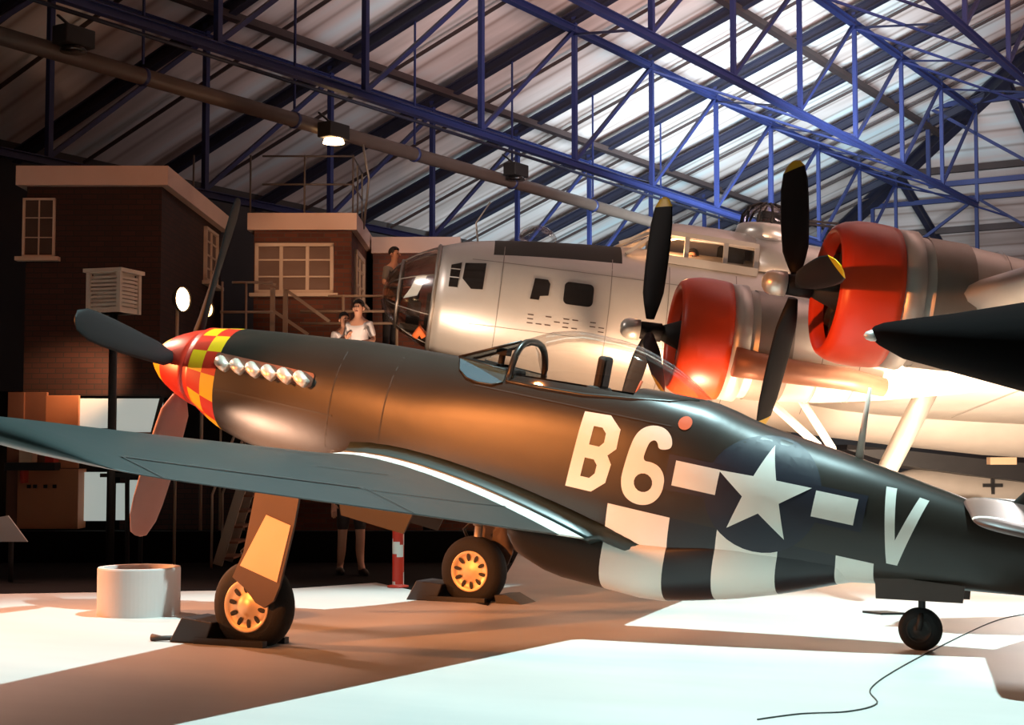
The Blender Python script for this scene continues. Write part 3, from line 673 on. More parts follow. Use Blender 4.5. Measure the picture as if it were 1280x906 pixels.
# windscreen: front pane + two quarter panes
A_ = Vector((3.38, -.14, .595)); A2 = Vector((3.38, .14, .595)); Tl = Vector((3.93, -.13, .825)); Tr = Vector((3.93, .13, .825))
m = MB(); m.add([A_, A2, Tr, Tl], [(0, 1, 2, 3)]); F(m, 'windscreen', M['wind_glass'])
for s in (1, -1):
    lw = [Vector((a, -s*(surfF(a, h)+.006), h)) for a, h in ((3.44, .555), (3.50, .495), (3.60, .445), (3.72, .425), (3.86, .43), (3.95, .47))]
    top_ = [Vector((3.955, -s*.355, .57)), Vector((3.44, -s*.24, .60))]
    m = MB(); m.add(lw+[top_[0], top_[1]], [tuple(range(8))]); F(m, 'quarter_window', M['wind_glass'])
    m = MB(); m.add([Vector((3.38, -s*.14, .60)), Vector((3.44, -s*.24, .60)), top_[0], Vector((3.965, -s*.29, .72)), Vector((3.94, -s*.13, .83))], [(0, 1, 2, 3, 4)]); F(m, 'side_windscreen', M['canopy'])
    m = MB(); m.tube(lw, .007, n=6); m.tube([Vector((3.38, -s*.14, .595)), Vector((3.94, -s*.13, .83))], .013, n=8); m.tube([lw[0], top_[1], top_[0]], .006, n=6); F(m, 'windscreen_frame', M['green'])
    base = lw
    bk = [b_+Vector((0.01, s*.02, -.01)) for b_ in base[:6]]
# cockpit tub
m = MB(); m.box((3.55, -.30, -.2), (5.35, .30, .40)); tub = F(m, 'cockpit_tub', M['cockpit_dark'])
m = MB(); m.box((3.5, -.27, .38), (3.86, .27, .58)); F(m, 'instrument_panel', M['cockpit_dark'], bevel=.03)
m = MB(); m.box((4.62, -.20, .38), (4.72, .20, .58)); m.box((4.64, -.10, .56), (4.72, .10, .84)); F(m, 'pilot_seat', M['cockpit_dark'], bevel=.03)
m = MB(); m.tube([(3.72, 0, .57), (3.72, 0, .70)], .03, n=8); m.box((3.68, -.05, .68), (3.78, .05, .74)); F(m, 'gunsight', M['cockpit_dark'])
m = MB(); m.tube([(5.02, -.18, .40), (5.10, -.18, .70)], .012, n=6); F(m, 'canopy_brace', M['dull_red'])

# wheel chocks
def chock(P, lab, rot, grp=None):
    g = empty('wheel_chock', P, (0, 0, rot)); tag(g, lab, 'wheel chock')
    m = MB(); m.prism([(-.30, 0), (.05, 0), (.12, .17), (-.18, .20)], lambda x, z: Vector((x, -.17, z)), lambda x, z: Vector((x, .17, z)))
    m.build('wedge', M['black'], g, bevel=.01)
    m = MB(); m.box((-.05, -.18, 0), (.60, -.12, .05)); m.box((-.05, .12, 0), (.60, .18, .05)); m.build('side_rail', M['black'], g)
    return g
wn = fw(2.95, 1.90, -1.88)
g = chock(Vector((wn.x-.36, wn.y, 0)), 'black wedge chock in front of the near main wheel', 0)
m = MB(); m.tube([(-.28, -.14, .03), (-.38, -.16, .025), (-.46, -.18, .03)], [.02, .02, .03], n=8); m.build('rope_knot', M['door_brown'], g)
chock(Vector((wn.x-.36, 1.90, 0)), 'black wedge chock in front of the far main wheel', 0)
g = empty('wheel_chock', Vector((wn.x+.42, 1.95, 0)), (0, 0, PI)); tag(g, 'low black chock behind the far main wheel', 'wheel chock')
m = MB(); m.prism([(-.20, 0), (.08, 0), (.10, .08), (-.02, .09)], lambda x, z: Vector((x, -.17, z)), lambda x, z: Vector((x, .17, z))); m.build('wedge', M['black'], g)

# ================================================================== BOMBER (B-17 style)
BHD, BPT = R(28.4), R(7.6); BO = Vector((-2.14, 7.99, 3.90))
BAS = Vector((6.5, 0, -3.3))
rotB = Matrix.Rotation(BHD, 4, 'Z') @ Matrix.Rotation(BPT, 4, 'Y')
bomber = empty('bomber_aircraft', BO+(rotB @ BAS), rotB.to_euler())
tag(bomber, 'bare-metal four-engined bomber with glazed nose and orange-red engine cowlings', 'aircraft')
def B(m, name, mats, parent=None, **k): return m.build(name, mats, parent or bomber, off=BAS, **k)
def bw(a, p, h): return BO+(rotB @ Vector((a, -p, h)))
rBi = rotB.inverted()
def bpx(x, y, p):            # photo pixel on the bomber plane of port offset p -> (a,h)
    o = rBi @ (CAM-BO); d = rBi @ ray(x, y); t = (-p-o.y)/d.y; q = o+d*t; return q.x, q.z
BT = [(0.02, .12, -.10, 0, .12, 2, 2), (.08, .30, -.27, 0, .29, 2, 2), (.27, .55, -.47, 0, .52, 2, 2), (.50, .70, -.61, 0, .67, 2, 2), (.80, .84, -.74, 0, .80, 2, 2), (1.32, .99, -.86, 0, .94, 2, 2.1),
      (1.94, 1.08, -.96, 0, 1.03, 2, 2.1), (3.1, 1.18, -1.10, 0, 1.12, 2, 2.2), (4.5, 1.25, -1.20, 0, 1.16, 2, 2.2), (7, 1.28, -1.25, 0, 1.17, 2, 2.2), (9.5, 1.28, -1.20, 0, 1.12, 2, 2.1), (13, 1.15, -.85, .05, .90, 2, 2), (17, 1.0, -.30, .3, .55, 2, 2), (21.5, .85, .15, .5, .15, 2, 2)]
sB = [.80, .95, 1.15, 1.32, 1.6, 1.94, 2.3, 2.7, 3.1, 3.5, 4, 4.5, 5, 6, 7, 8, 9.5, 11, 13, 15, 17, 19, 21.5]
def bmi(i, j): ang = (j+.5)/48*360; a = (sB[i]+sB[i+1])/2; return 1 if (1.6 < a < 3.6 and (ang < 42 or ang > 318)) else 0
m = body_loft(BT, sB, 48, bmi); M['olive_dark'] = mat('antiglare_paint', (.03, .026, .02), .7)
bf = B(m, 'fuselage', [M['silver'], M['olive_dark']])
m = body_loft(BT, [.02, .05, .08, .16, .27, .38, .50, .65, .80], 40, cap1=False); ng = B(m, 'nose_glazing', M['nose_glass'])
for a in (.27, .80):
    st = smooth_tab(BT, a); m = MB(); m.tube([Vector((a, -p, h)) for p, h in (sec_pt(st, 2*PI*k/32) for k in range(33))], .022 if a < .5 else .035, n=6); B(m, 'nose_frame_ring', M['steel'], ng)
for k in range(8):
    an = R(22.5+45*k); m = MB(); m.tube([Vector((a, -sec_pt(smooth_tab(BT, a), an)[0], sec_pt(smooth_tab(BT, a), an)[1])) for a in (.1, .2, .3, .45, .6, .8)], .010, n=5); B(m, 'nose_frame_bar', M['steel'], ng)
# interior of the nose: seat, panel, bombsight
m = MB(); m.box((.70, -.15, -.62), (.78, .62, .10)); m.box((.35, -.30, -.5), (.75, .30, -.42)); B(m, 'bombardier_panel', M['cockpit_dark'])
m = MB(); m.box((.42, -.12, -.42), (.62, .12, -.05)); m.tube([(.5, 0, -.08), (.5, 0, .12)], .08, n=10); B(m, 'bombsight', M['dark_metal'])
m = MB(); m.prism([(.35, -.05), (.55, .02), (.66, .34), (.50, .30), (.44, .12)], lambda a, h: Vector((a, -.34, h)), lambda a, h: Vector((a, -.30, h))); B(m, 'nose_window_card', M['board'])
m = MB(); m.tube([(.60, -.45, -.62), (.66, -.48, -.50), (.74, -.46, -.60)], [.05, .09, .05], n=8); B(m, 'orange_cloth_bundle', M['orange_cloth'])
surfB = lambda a, h: side_p(smooth_tab(BT, a), h)
def win(poly, name='side_window', mt='dark_glass', off=.012):
    cx_ = sum(p[0] for p in poly)/len(poly); cy_ = sum(p[1] for p in poly)/len(poly)
    big = [(cx_+(x-cx_)*1.14, cy_+(y-cy_)*1.14) for x, y in poly]
    fr = B(decal(big, [], surfB, .05, off*.4), 'window_frame', M['silver'], bf)
    return B(decal(poly, [], surfB, .05, off), name, M[mt], bf)
win([(1.19, .30), (1.33, .16), (1.50, .17), (1.51, .58), (1.20, .55)])
win([(1.00, .16), (1.13, .16), (1.15, .55), (1.00, .50)], 'side_window')
B(decal([(1.0, .30), (1.14, .30), (1.14, .315), (1.0, .315)], [], surfB, .2, .016), 'window_bar', M['silver'], bf)
B(decal([(1.0, .43), (1.14, .43), (1.14, .445), (1.0, .445)], [], surfB, .2, .016), 'window_bar', M['silver'], bf)
win([(2.20, .12), (2.33, .12), (2.34, .18), (2.46, .20), (2.47, .38), (2.43, .44), (2.24, .44)])
win(rrect(2.68, .11, 3.11, .45, .07))
for r_ in range(3):
    for k in range(9):
        if random.random() < .25: continue
        a = 2.2+k*.13; B_ = decal([(a, -.10-r_*.06), (a+.085, -.10-r_*.06), (a+.085, -.115-r_*.06), (a, -.115-r_*.06)], [], surfB, .2, .004)
        B(B_, 'stencil_mark', M['door_brown'], bf)
# skin panel seams
for a in (1.75, 3.35, 4.2, 5.2, 6.4):
    B(decal([(a, -1.0), (a+.012, -1.0), (a+.012, .9), (a, .9)], [], surfB, .12, .002), 'panel_seam', M['steel'], bf)
for h in (.62, -.35):
    B(decal([(1.3, h), (6.5, h), (6.5, h+.01), (1.3, h+.01)], [], surfB, .15, .002), 'panel_seam', M['steel'], bf)
# astrodome
m = MB(); m.lathe([(0, .30), (.08, .29), (.16, .23), (.22, .13), (.24, .02)], (2.25, 0, 1.13), 'z', 24); B(m, 'astrodome', M['canopy'])
m = MB(); m.tube([(1.35, -.15, .95), (1.28, -.16, 1.25), (1.45, -.15, 1.6)], .014, n=6); B(m, 'whip_aerial', M['silver'])
# cockpit hump: closed part behind, glazed part in front
HT = [(5.50, 1.66, 1.0, 1.05, .72, 2.3, 2), (7.5, 1.60, 1.0, 1.05, .72, 2.3, 2), (9.5, 1.42, 1.0, 1.05, .65, 2.2, 2), (11, 1.22, 1, 1.05, .5, 2, 2)]
m = body_loft(HT, [5.5, 6, 6.5, 7.5, 8.5, 9.5, 10.2, 11], 32); B(m, 'dorsal_fairing', M['silver'])
# roof plate, sill posts, panes
def hp(a, p, h): return Vector((a, -p, h))
m = MB(); rings = []
for a, t in ((3.98, 1.60), (4.3, 1.68), (4.9, 1.69), (5.52, 1.67)):
    w_ = .60; rings.append([hp(a, p, t-.28*(abs(p)/.60)**3*.9) for p in (-.62, -.5, -.3, 0, .3, .5, .62)]+[hp(a, p, t-.28*(abs(p)/.60)**3*.9-.05) for p in (.62, .5, .3, 0, -.3, -.5, -.62)])
m.loft(rings); B(m, 'cockpit_roof', M['silver'])
for s in (1, -1):
    m = MB()
    for a in (4.44, 5.03, 5.50): m.bar(hp(a, .74*s, 1.0), hp(a, .63*s, 1.44), .07, .04)
    m.bar(hp(3.55, .62*s, 1.03), hp(4.02, .60*s, 1.46), .05, .05); m.bar(hp(3.9, .72*s, 1.03), hp(5.52, .76*s, 1.0), .10, .12); m.bar(hp(4.0, .63*s, 1.44), hp(5.52, .64*s, 1.42), .05, .07)
    B(m, 'cockpit_window_frame', M['silver'])
    m = MB(); m.add([hp(3.95, .74*s, 1.03), hp(5.5, .74*s, 1.0), hp(5.5, .64*s, 1.42), hp(4.0, .62*s, 1.44)], [(0, 1, 2, 3)]); B(m, 'cockpit_side_pane', M['canopy'])
m = MB()
for p in (-.55, 0, .55): m.bar(hp(3.45, p*.9, 1.2), hp(4.0, p, 1.58 if p == 0 else 1.46), .05, .05)
B(m, 'windscreen_frame', M['silver'])
m = MB(); m.add([hp(3.47, -.5, 1.2), hp(3.44, 0, 1.22), hp(3.47, .5, 1.2), hp(4.0, .56, 1.46), hp(4.0, 0, 1.6), hp(4.0, -.56, 1.46)], [(0, 1, 4, 5), (1, 2, 3, 4)]); B(m, 'windscreen', M['canopy'])
m = MB(); m.box((5.10, -.5, 1.0), (5.35, .5, 1.50)); m.box((3.9, -.6, 1.0), (5.5, .6, 1.06)); B(m, 'cockpit_bulkhead', M['cockpit_dark'])
# dorsal turret
m = MB(); m.lathe([(-.15, .46), (0, .46), (.10, .44), (.12, .40)], (5.72, 0, 1.72), 'z', 32); tb = B(m, 'turret_ring', M['bright'])
m = MB(); m.lathe([(.1, .40), (.25, .385), (.38, .31), (.45, .18), (.47, .02)], (5.72, 0, 1.72), 'z', 32); B(m, 'turret_dome', M['canopy'], tb)
for k in range(6):
    an = PI*k/6
    m = MB(); m.tube([Vector((5.72+r_*math.cos(an), r_*math.sin(an), 1.72+z)) for r_, z in ((.40, .1), (.385, .26), (.31, .39), (.16, .46), (0, .475), (-.16, .46), (-.31, .39), (-.385, .26), (-.40, .1))], .020, n=6); B(m, 'turret_rib', M['dark_metal'], tb)
m = MB(); m.box((5.6, -.22, 1.7), (5.9, .22, 2.05)); B(m, 'turret_gunsight', M['dark_metal'], tb)
for s in (1, -1):
    m = MB(); m.tube([(5.9, -s*.15, 1.98), (6.8, -s*.15, 2.02)], .02, n=8); B(m, 'gun_barrel', M['dark_metal'], tb)
# wings
BW = [(0.6, 5.35, 11.1, -.50, .17), (3.7, 5.75, 10.6, -.25, .165), (6.9, 6.2, 10.1, .01, .155), (11, 6.85, 9.3, .33, .14), (15, 7.5, 8.9, .65, .12), (15.8, 7.9, 8.6, .72, .08)]
for side in (1, -1):
    m = MB(); m.loft([wing_ring(p, side, BW) for p in (.6, 2, 3.7, 5.3, 6.9, 9, 11, 13, 15, 15.5, 15.8)]); wg = B(m, 'wing', M['silver'])
    if side == 1:
        def bsurf(p, x, up=False):
            le, te, h, t = smooth_tab(BW, p); ch = te-le; th = 5*t*(0.2969*math.sqrt(x)-0.126*x-0.3516*x*x+0.2843*x**3-0.1015*x**4)
            return Vector((le+x*ch, -side*p, h-th*.9*ch+.048*x*(1-x)*ch-x*ch*math.sin(R(1))-.006))
        for x in (.2, .55, .75):
            m = MB(); vs = []
            for i in range(15): p = 1.3+10*i/14; vs += [bsurf(p, x), bsurf(p, x+.003)]
            m.add(vs, [(2*i, 2*i+1, 2*i+3, 2*i+2) for i in range(14)]); B(m, 'panel_seam', M['steel'], wg, recalc=False)
# nacelles and engines
def engine(pc, hc, af, side, phi, full=True):
    """af = front of the cowling"""
    def c(a, dh=0): return (a, -side*pc, hc+dh)
    m = MB(); m.lathe([(af+.14, .57), (af+.04, .60), (af-.01, .645), (af+.02, .70), (af+.10, .745), (af+.24, .775), (af+.40, .78), (af+.56, .77), (af+.64, .758), (af+.64, .72)], (0, -side*pc, hc), 'x', 44, cap0=False, cap1=False)
    co = B(m, 'engine_cowling', M['cowl_red'])
    m = MB(); m.lathe([(af+.64, .745), (af+.86, .755), (af+.88, .70)], (0, -side*pc, hc), 'x', 30, cap0=True, cap1=False); B(m, 'cowl_flap_ring', M['silver'])
    m = MB(); prof = [(af+.8, .70), (af+1.3, .69), (af+2.0, .62), (af+2.8, .48), (af+3.8, .26), (af+4.6, .05)]
    m.lathe([(t, r) for t, r in prof], (0, -side*pc, hc), 'x', 30); nc = B(m, 'engine_nacelle', M['silver'])
    m = MB(); m.lathe([(af+.98, .708), (af+1.42, .695)], (0, -side*pc, hc), 'x', 30, cap0=False, cap1=False); B(m, 'steel_band', M['steel'], nc)  # duller steel band round the nacelle behind the flaps
    for t in (1.8, 2.3):
        r_ = .66 if t < 2 else .585; m = MB(); m.lathe([(af+t, r_), (af+t+.012, r_)], (0, -side*pc, hc), 'x', 30, cap0=False, cap1=False); B(m, 'panel_seam', M['steel'], nc)
    if not full: return
    m = MB(); m.lathe([(af+.36, .60), (af+.38, .02)], (0, -side*pc, hc), 'x', 30)
    m.lathe([(af-.15, .10), (af+.0, .16), (af+.15, .22), (af+.36, .24)], (0, -side*pc, hc), 'x', 24); en = B(m, 'engine_core', M['cockpit_dark'])
    for k in range(9):
        an = 2*PI*k/9; m = MB(); q0 = Vector((af+.22, -side*pc+.24*math.sin(an), hc+.24*math.cos(an))); q1 = Vector((af+.22, -side*pc+.55*math.sin(an), hc+.55*math.cos(an)))
        m.tube([q0, (q0+q1)/2, q1], [.10, .105, .09], n=10); B(m, 'cylinder_head', M['dark_metal'], en)
    ap = af-.32
    m = MB(); m.lathe([(ap-.13, .09), (ap-.10, .115), (ap+.16, .12), (ap+.18, .08)], (0, -side*pc, hc), 'x', 24); hb_ = B(m, 'propeller_hub', M['prop'])
    m = MB(); m.lathe([(ap-.37, .01), (ap-.365, .06), (ap-.33, .11), (ap-.27, .135), (ap-.12, .135)], (0, -side*pc, hc), 'x', 24); B(m, 'hub_dome', M['bright'], hb_)
    for k in range(3):
        m = MB(); blade_mesh(m, 1.77, root=.09, chord=.37, tip_len=.13, twist0=R(66), twist1=R(42))
        an = phi+2*PI*k/3; rot = Matrix.Rotation(an, 4, 'X')     # +X rotation turns up towards port (-Y)
        m.v = [rot @ v+Vector((ap, -side*pc, hc)) for v in m.v]
        b = B(m, 'propeller_blade', [M['prop'], M['yellow']])
engine(6.97, .01, 5.05, 1, R(-30)); engine(3.69, -.37, 3.96, 1, R(-3))
engine(3.69, -.37, 3.96, -1, R(20)); engine(6.97, .01, 5.05, -1, R(50))
# exhaust duct under the inboard nacelle
m = MB(); q = [bpx(918, 452, 4.45), bpx(950, 458, 4.45), bpx(1000, 466, 4.4), bpx(1060, 474, 4.3), bpx(1105, 484, 4.2)]
m.tube([(q[0][0], -4.45, q[0][1]), (q[1][0], -4.45, q[1][1]), (q[2][0], -4.4, q[2][1]), (q[3][0], -4.3, q[3][1]), (q[4][0], -4.2, q[4][1])], [.19, .17, .15, .14, .12], n=14); B(m, 'exhaust_duct', mat('burnt_exhaust', (.33, .15, .09), .5, metal=.4, var=.4, vscale=3))
# main landing gear
for side in (1, -1):
    x0 = bpx(1138, 530, 3.6); x1 = bpx(1110, 585, 3.6); k = (x1[0]-x0[0])/(x1[1]-x0[1]); axh = -3.3+.62*1; axa = x0[0]+k*(axh-x0[1])
    m = MB(); m.tube([(x0[0]-k*-.6, -side*3.6, x0[1]+.6), (x0[0], -side*3.6, x0[1]), (x1[0], -side*3.6, x1[1]), (axa, -side*3.6, axh)], [.14, .14, .13, .08], n=16); lg = B(m, 'main_gear_leg', M['steel'])
    cz = 0.70; wc = bw(axa, 3.6*side, axh)
    m = MB(); m.lathe([(-.2, .42), (-.22, .55), (-.17, .66), (0, .70), (.17, .66), (.22, .55), (.2, .42)], (axa, -side*3.35, axh), 'y', 40, cap0=False, cap1=False); wo = B(m, 'main_wheel', M['rubber'])
    m = MB(); m.lathe([(-side*.19, .43), (-side*.17, .2), (-side*.24, .12), (-side*.25, .02)], (axa, -side*3.35, axh), 'y', 30); B(m, 'wheel_hub', M['silver'], wo)
    a0 = bpx(958, 498, 3.6); a1 = bpx(1022, 556, 3.6); b0 = bpx(1000, 497, 3.4); b1 = bpx(1040, 560, 3.4)
    m = MB(); m.tube([(a0[0], -side*3.6, a0[1]), (a1[0], -side*3.6, a1[1]), (axa-.15, -side*3.55, axh+.35)], .055, n=10); B(m, 'drag_strut', M['white'])
    m = MB(); m.tube([(b0[0], -side*3.4, b0[1]), (b1[0], -side*3.4, b1[1]), (axa-.05, -side*3.5, axh+.25)], .055, n=10); B(m, 'drag_strut', M['white'])
# tail surfaces (outside the picture, but the aircraft is whole)
m = MB(); m.loft([[Vector((le+x*(te-le), z*(te-le)*.6, h)) for x, z in AF] for le, te, h in ((15, 21.9, .9), (17.5, 22, 1.6), (19, 22.1, 3), (19.8, 22, 4.2), (20.4, 21.6, 4.5))]); B(m, 'fin', M['silver'])
BTl = [(0, 18.3, 21.3, .75, .1), (5.5, 19.3, 21, .75, .08), (6.5, 19.9, 20.7, .75, .05)]
for side in (1, -1):
    m = MB(); m.loft([wing_ring(p, side, BTl) for p in (.05, 2, 4, 5.5, 6.2, 6.5)]); B(m, 'tailplane', M['silver'])
m = MB(); m.tube([(20.0, 0, .0), (20.2, 0, -.55)], .07, n=10); m.lathe([(-.12, .2), (-.1, .3), (0, .33), (.1, .3), (.12, .2)], (20.2, 0, -.6), 'y', 24); B(m, 'tail_wheel', M['rubber'])
# radome and small fittings below the wing
m = MB(); q = bpx(1215, 555, 5.5)

# ================================================================== THIRD AIRCRAFT (dark wing at right) 
D0 = 12.9
tipP = atD(1090, 412, D0)
g = empty('aircraft_wing', tipP); g.rotation_euler = (0, 0, R(25.5)); tag(g, 'black wing of another aircraft reaching in from the right edge', 'aircraft')
rings = []
for (x, zt, zb, ch) in ((0.0, .00, -.04, .10), (.03, .035, -.09, .35), (.10, .06, -.14, .6), (.30, .09, -.25, .9), (.7, .14, -.36, 1.1), (1.3, .235, -.525, 1.4), (2.2, .33, -.78, 1.7), (3.4, .45, -1.05, 2.0)):
    ring = []
    for k in range(20):
        t = 2*PI*k/20; mid = (zt+zb)/2; hh = (zt-zb)/2
        ring.append(Vector((x, .5*ch*math.sin(t), mid+hh*math.cos(t))))
    rings.append(ring)
m = MB(); m.loft(rings); m.build('wing_panel', mat('matt_black_wing', (.003, .002, .002), .9, spec=.05), g)
m = MB(); m.lathe([(-.05, .01), (-.03, .035), (0.01, .05), (.05, .05)], (-.02, 0, -.05), 'x', 14); m.build('wingtip_light', M['silver'], g)

# ================================================================== BUILDINGS
CG = Vector((CAM.x, CAM.y, 0))
def locD(x, y, D):           # -> local (lateral, D, z)
    P = atD(x, y, D)-CG; return P.dot(RT), D, P.z
def bempty(name, lat, D, lab, cat):
    g = empty(name, CG+RT*lat+DV*D, (0, 0, R(25.5))); tag(g, lab, cat); return g
def LZ(x, y, D): l = locD(x, y, D); return l[0], l[2]
# --- building 1
D1 = 22.0; l0, zt = LZ(20, 207, D1); l1, _ = LZ(210, 207, D1); zf = LZ(100, 231, D1)[1]; zb = LZ(100, 494, D1)[1]
bg = bempty('brick_building', l1, D1, 'dark brick block with cream fascia, left of the aircraft nose', 'building')
dep = 4.7
W1 = l1-l0
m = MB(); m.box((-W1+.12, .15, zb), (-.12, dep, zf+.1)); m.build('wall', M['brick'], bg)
m = MB(); m.box((-W1, 0, zf), (0, dep+.1, zt)); m.build('fascia', M['fascia'], bg)
def window(parent, x0, x1, z0, z1, y, nx, nz, pane, face='front', d=.06, heavy=(), fw_=.035):
    m = MB(); t = fw_
    def bx(a, b, c, e, y0, y1):
        if face == 'front': m.box((a, y0, c), (b, y1, e))
        else: m.box((-y0, a, c), (-y1, b, e))
    bx(x0, x1, z0, z0+t, y-d, y+.02); bx(x0, x1, z1-t, z1, y-d, y+.02); bx(x0, x0+t, z0, z1, y-d, y+.02); bx(x1-t, x1, z0, z1, y-d, y+.02)
    for i in range(1, nx): xx = x0+(x1-x0)*i/nx; q = t*(1.0 if i in heavy else .5); bx(xx-q/2, xx+q/2, z0, z1, y-d*.8, y+.01)
    for i in range(1, nz): zz = z0+(z1-z0)*i/nz; bx(x0, x1, zz-t*.22, zz+t*.22, y-d*.7, y+.01)
    fr = m.build('window', M['frame_white'], parent)
    m = MB(); bx(x0+.01, x1-.01, z0+.01, z1-.01, y-.015, y+.01); m.build('pane', pane, fr)
    m = MB(); bx(x0-.08, x1+.08, z0-.06, z0, y-.14, y+.02); m.build('sill', M['frame_white'], fr)
a0, a1 = LZ(26, 246, D1), LZ(65, 320, D1)
window(bg, a0[0]-l1, a1[0]-l1, a1[1], a0[1], .15, 2, 3, M['curtain_dark'], fw_=.03)
# side window on the right face: local x = depth along the side
def depth_on_side(x, lat): return lat*FPX/(x-640)
dA, dB = depth_on_side(252, l1-.12)-D1, depth_on_side(267, l1-.12)-D1
zA = 1.5+(565-281)/FPX*(D1+dA); zB = 1.5+(565-350)/FPX*(D1+dA)
window(bg, dA, dB, zB, zA, .12-.12+.12, 2, 4, M['curtain'], face='side', fw_=.05)
# --- building 2
D2 = 26.0; l2, z2t = LZ(318, 266, D2); l3, _ = LZ(446, 270, D2); z2f = LZ(380, 287, D2)[1]
b2 = bempty('brick_building', l3, D2, 'brick control building with wide three-light window and cream parapet', 'building')
W2 = l3-l2+.12
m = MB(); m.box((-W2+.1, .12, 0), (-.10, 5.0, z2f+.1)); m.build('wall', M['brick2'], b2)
m = MB(); m.box((-W2, 0, z2f), (0, 5, z2t)); m.build('fascia', M['fascia'], b2)
a0, a1 = LZ(318, 303, D2), LZ(416, 366, D2)
window(b2, a0[0]-l3, a1[0]-l3, a1[1], a0[1], .12, 3, 3, M['curtain'], heavy=(1, 2), fw_=.06)
dA, dB = .55, 2.0; zA = LZ(452, 312, D2+.6)[1]; zB = LZ(452, 375, D2+.6)[1]
window(b2, dA, dB, zB, zA, .10, 2, 3, M['curtain'], face='side', fw_=.09)
# roof handrail on building 2
g = bempty('roof_handrail', l3, D2+.3, 'thin metal handrail along the roof edge of the control building', 'railing'); g.location.z = z2t
m = MB()
for z in (.55, 1.05): m.tube([(-W2+.2, 0, z), (-.1, 0, z), (-.1, 1.6, z)], .018, n=6)
m.build('rail', M['dim_rail'], g)
for x, y in ((-2.9, 0), (-1.9, 0), (-.95, 0), (-.1, 0), (-.1, .8), (-.1, 1.6)):
    m = MB(); m.tube([(x, y, 0), (x, y, 1.07)], .018, n=6); m.build('post', M['dim_rail'], g)
m = MB(); m.tube([(.05, .2, 1.3), (.15, .3, .7), (.0, .9, -.1)], .022, n=6); m.build('ladder_loop', M['steel'], g)
# --- building 3 wing of it
D3 = 28.4; l4, z3t = LZ(463, 296, D3); z3f = LZ(500, 316, D3)[1]
b3 = bempty('brick_building', l4+.04, D3, 'lower red brick block with cream fascia behind the bomber nose', 'building')
m = MB(); m.box((.0, .12, 0), (1.6, 3.5, z3f+.1)); m.build('wall', M['brick2'], b3)
m = MB(); m.box((-.02, 0, z3f), (1.66, 3.6, z3t)); m.build('fascia', M['fascia'], b3)

# --- undercroft displays below building 1
DU = 22.6
def panel(x0, y0, x1, y1, D, name, mt, lab, cat, dp=.08, extra=None):
    a, b = LZ(x0, y0, D), LZ(x1, y1, D)
    g = bempty(name, (a[0]+b[0])/2, D, lab, cat); g.location.z = b[1]; w = (b[0]-a[0])/2
    m = MB(); m.box((-w, 0, 0), (w, dp, a[1]-b[1])); m.build('board', mt, g, bevel=.006)
    if extra: extra(g, w, a[1]-b[1])
    return g
def handles(g, w, h):
    for x in (-.62*w, -.42*w, -.08*w, .22*w):
        m = MB(); m.box((x-.02, -.03, h*.68), (x+.03, 0, h*.68+.05)); m.build('knob', M['cockpit_dark'], g)
panel(22, 586, 97, 661, 21.6, 'display_cabinet', M['wood'], 'lit tan cabinet with dark knobs under the brick block', 'cabinet', .4, handles)
panel(28, 490, 57, 586, 21.8, 'notice_board', M['wood_dark'], 'dim brown wall panel left of the orange panel', 'panel')
panel(57, 494, 97, 585, 21.8, 'notice_board', M['wood'], 'orange brown wall panel left of the pale boards', 'panel')
panel(10, 490, 27, 660, 21.75, 'notice_board', M['wood_dark'], 'leftmost brown wall panel beside the frame edge', 'panel')
panel(5, 578, 68, 588, 21.35, 'display_shelf', M['dark_metal'], 'dark counter shelf above the tan cabinet', 'shelf', .3)
panel(98, 498, 139, 535, 21.9, 'display_board', M['board'], 'pale board left of the dark post, upper', 'display board')
panel(96, 590, 136, 651, 21.9, 'display_board', M['board'], 'pale board left of the dark post, lower', 'display board')
panel(146, 498, 202, 545, 21.9, 'display_board', M['board'], 'pale board right of the dark post, upper', 'display board')
panel(145, 604, 158, 650, 21.9, 'display_board', M['board'], 'narrow pale board right of the dark post, lower', 'display board')
panel(162, 600, 186, 648, 21.9, 'display_board', M['board'], 'pale board behind the propeller blade, lower', 'display board')
panel(97, 540, 204, 546, 21.7, 'display_shelf', M['wood_dark'], 'thin brown shelf across the pale boards', 'shelf', .25)
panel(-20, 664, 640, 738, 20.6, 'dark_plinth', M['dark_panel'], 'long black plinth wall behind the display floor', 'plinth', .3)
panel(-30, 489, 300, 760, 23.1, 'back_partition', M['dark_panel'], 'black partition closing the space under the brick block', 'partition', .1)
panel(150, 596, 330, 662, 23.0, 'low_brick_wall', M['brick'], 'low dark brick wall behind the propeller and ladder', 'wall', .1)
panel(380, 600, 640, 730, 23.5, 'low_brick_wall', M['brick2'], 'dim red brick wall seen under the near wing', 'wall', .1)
# small clutter on the counter
for (x0, y0, x1, y1, mt, lab) in ((56, 562, 67, 578, M['red'], 'small red box on the dark counter'), (25, 586, 29, 604, M['red'], 'thin red sign on the tan cabinet edge'), (24, 552, 40, 578, M['tan'], 'crumpled pale bundle on the dark counter')):
    panel(x0, y0, x1, y1, 21.37, 'small_box', mt, lab, 'box', .24)
# slanted info sign bottom left
P = atD(18, 677, 17.5); g = empty('info_sign', P, (0, 0, R(25.5))); tag(g, 'pale slanted information sign at the left edge', 'sign')
m = MB(); m.prism([(-.2, 0), (.15, 0), (-.08, .30), (-.2, .28)], lambda x, z: Vector((x, 0, z)), lambda x, z: Vector((x, .03, z))); m.build('panel', M['plinth'], g)
m = MB(); m.tube([(-.05, .04, 0), (-.05, .04, -P.z)], .03, n=8); m.build('post', M['dark_metal'], g)

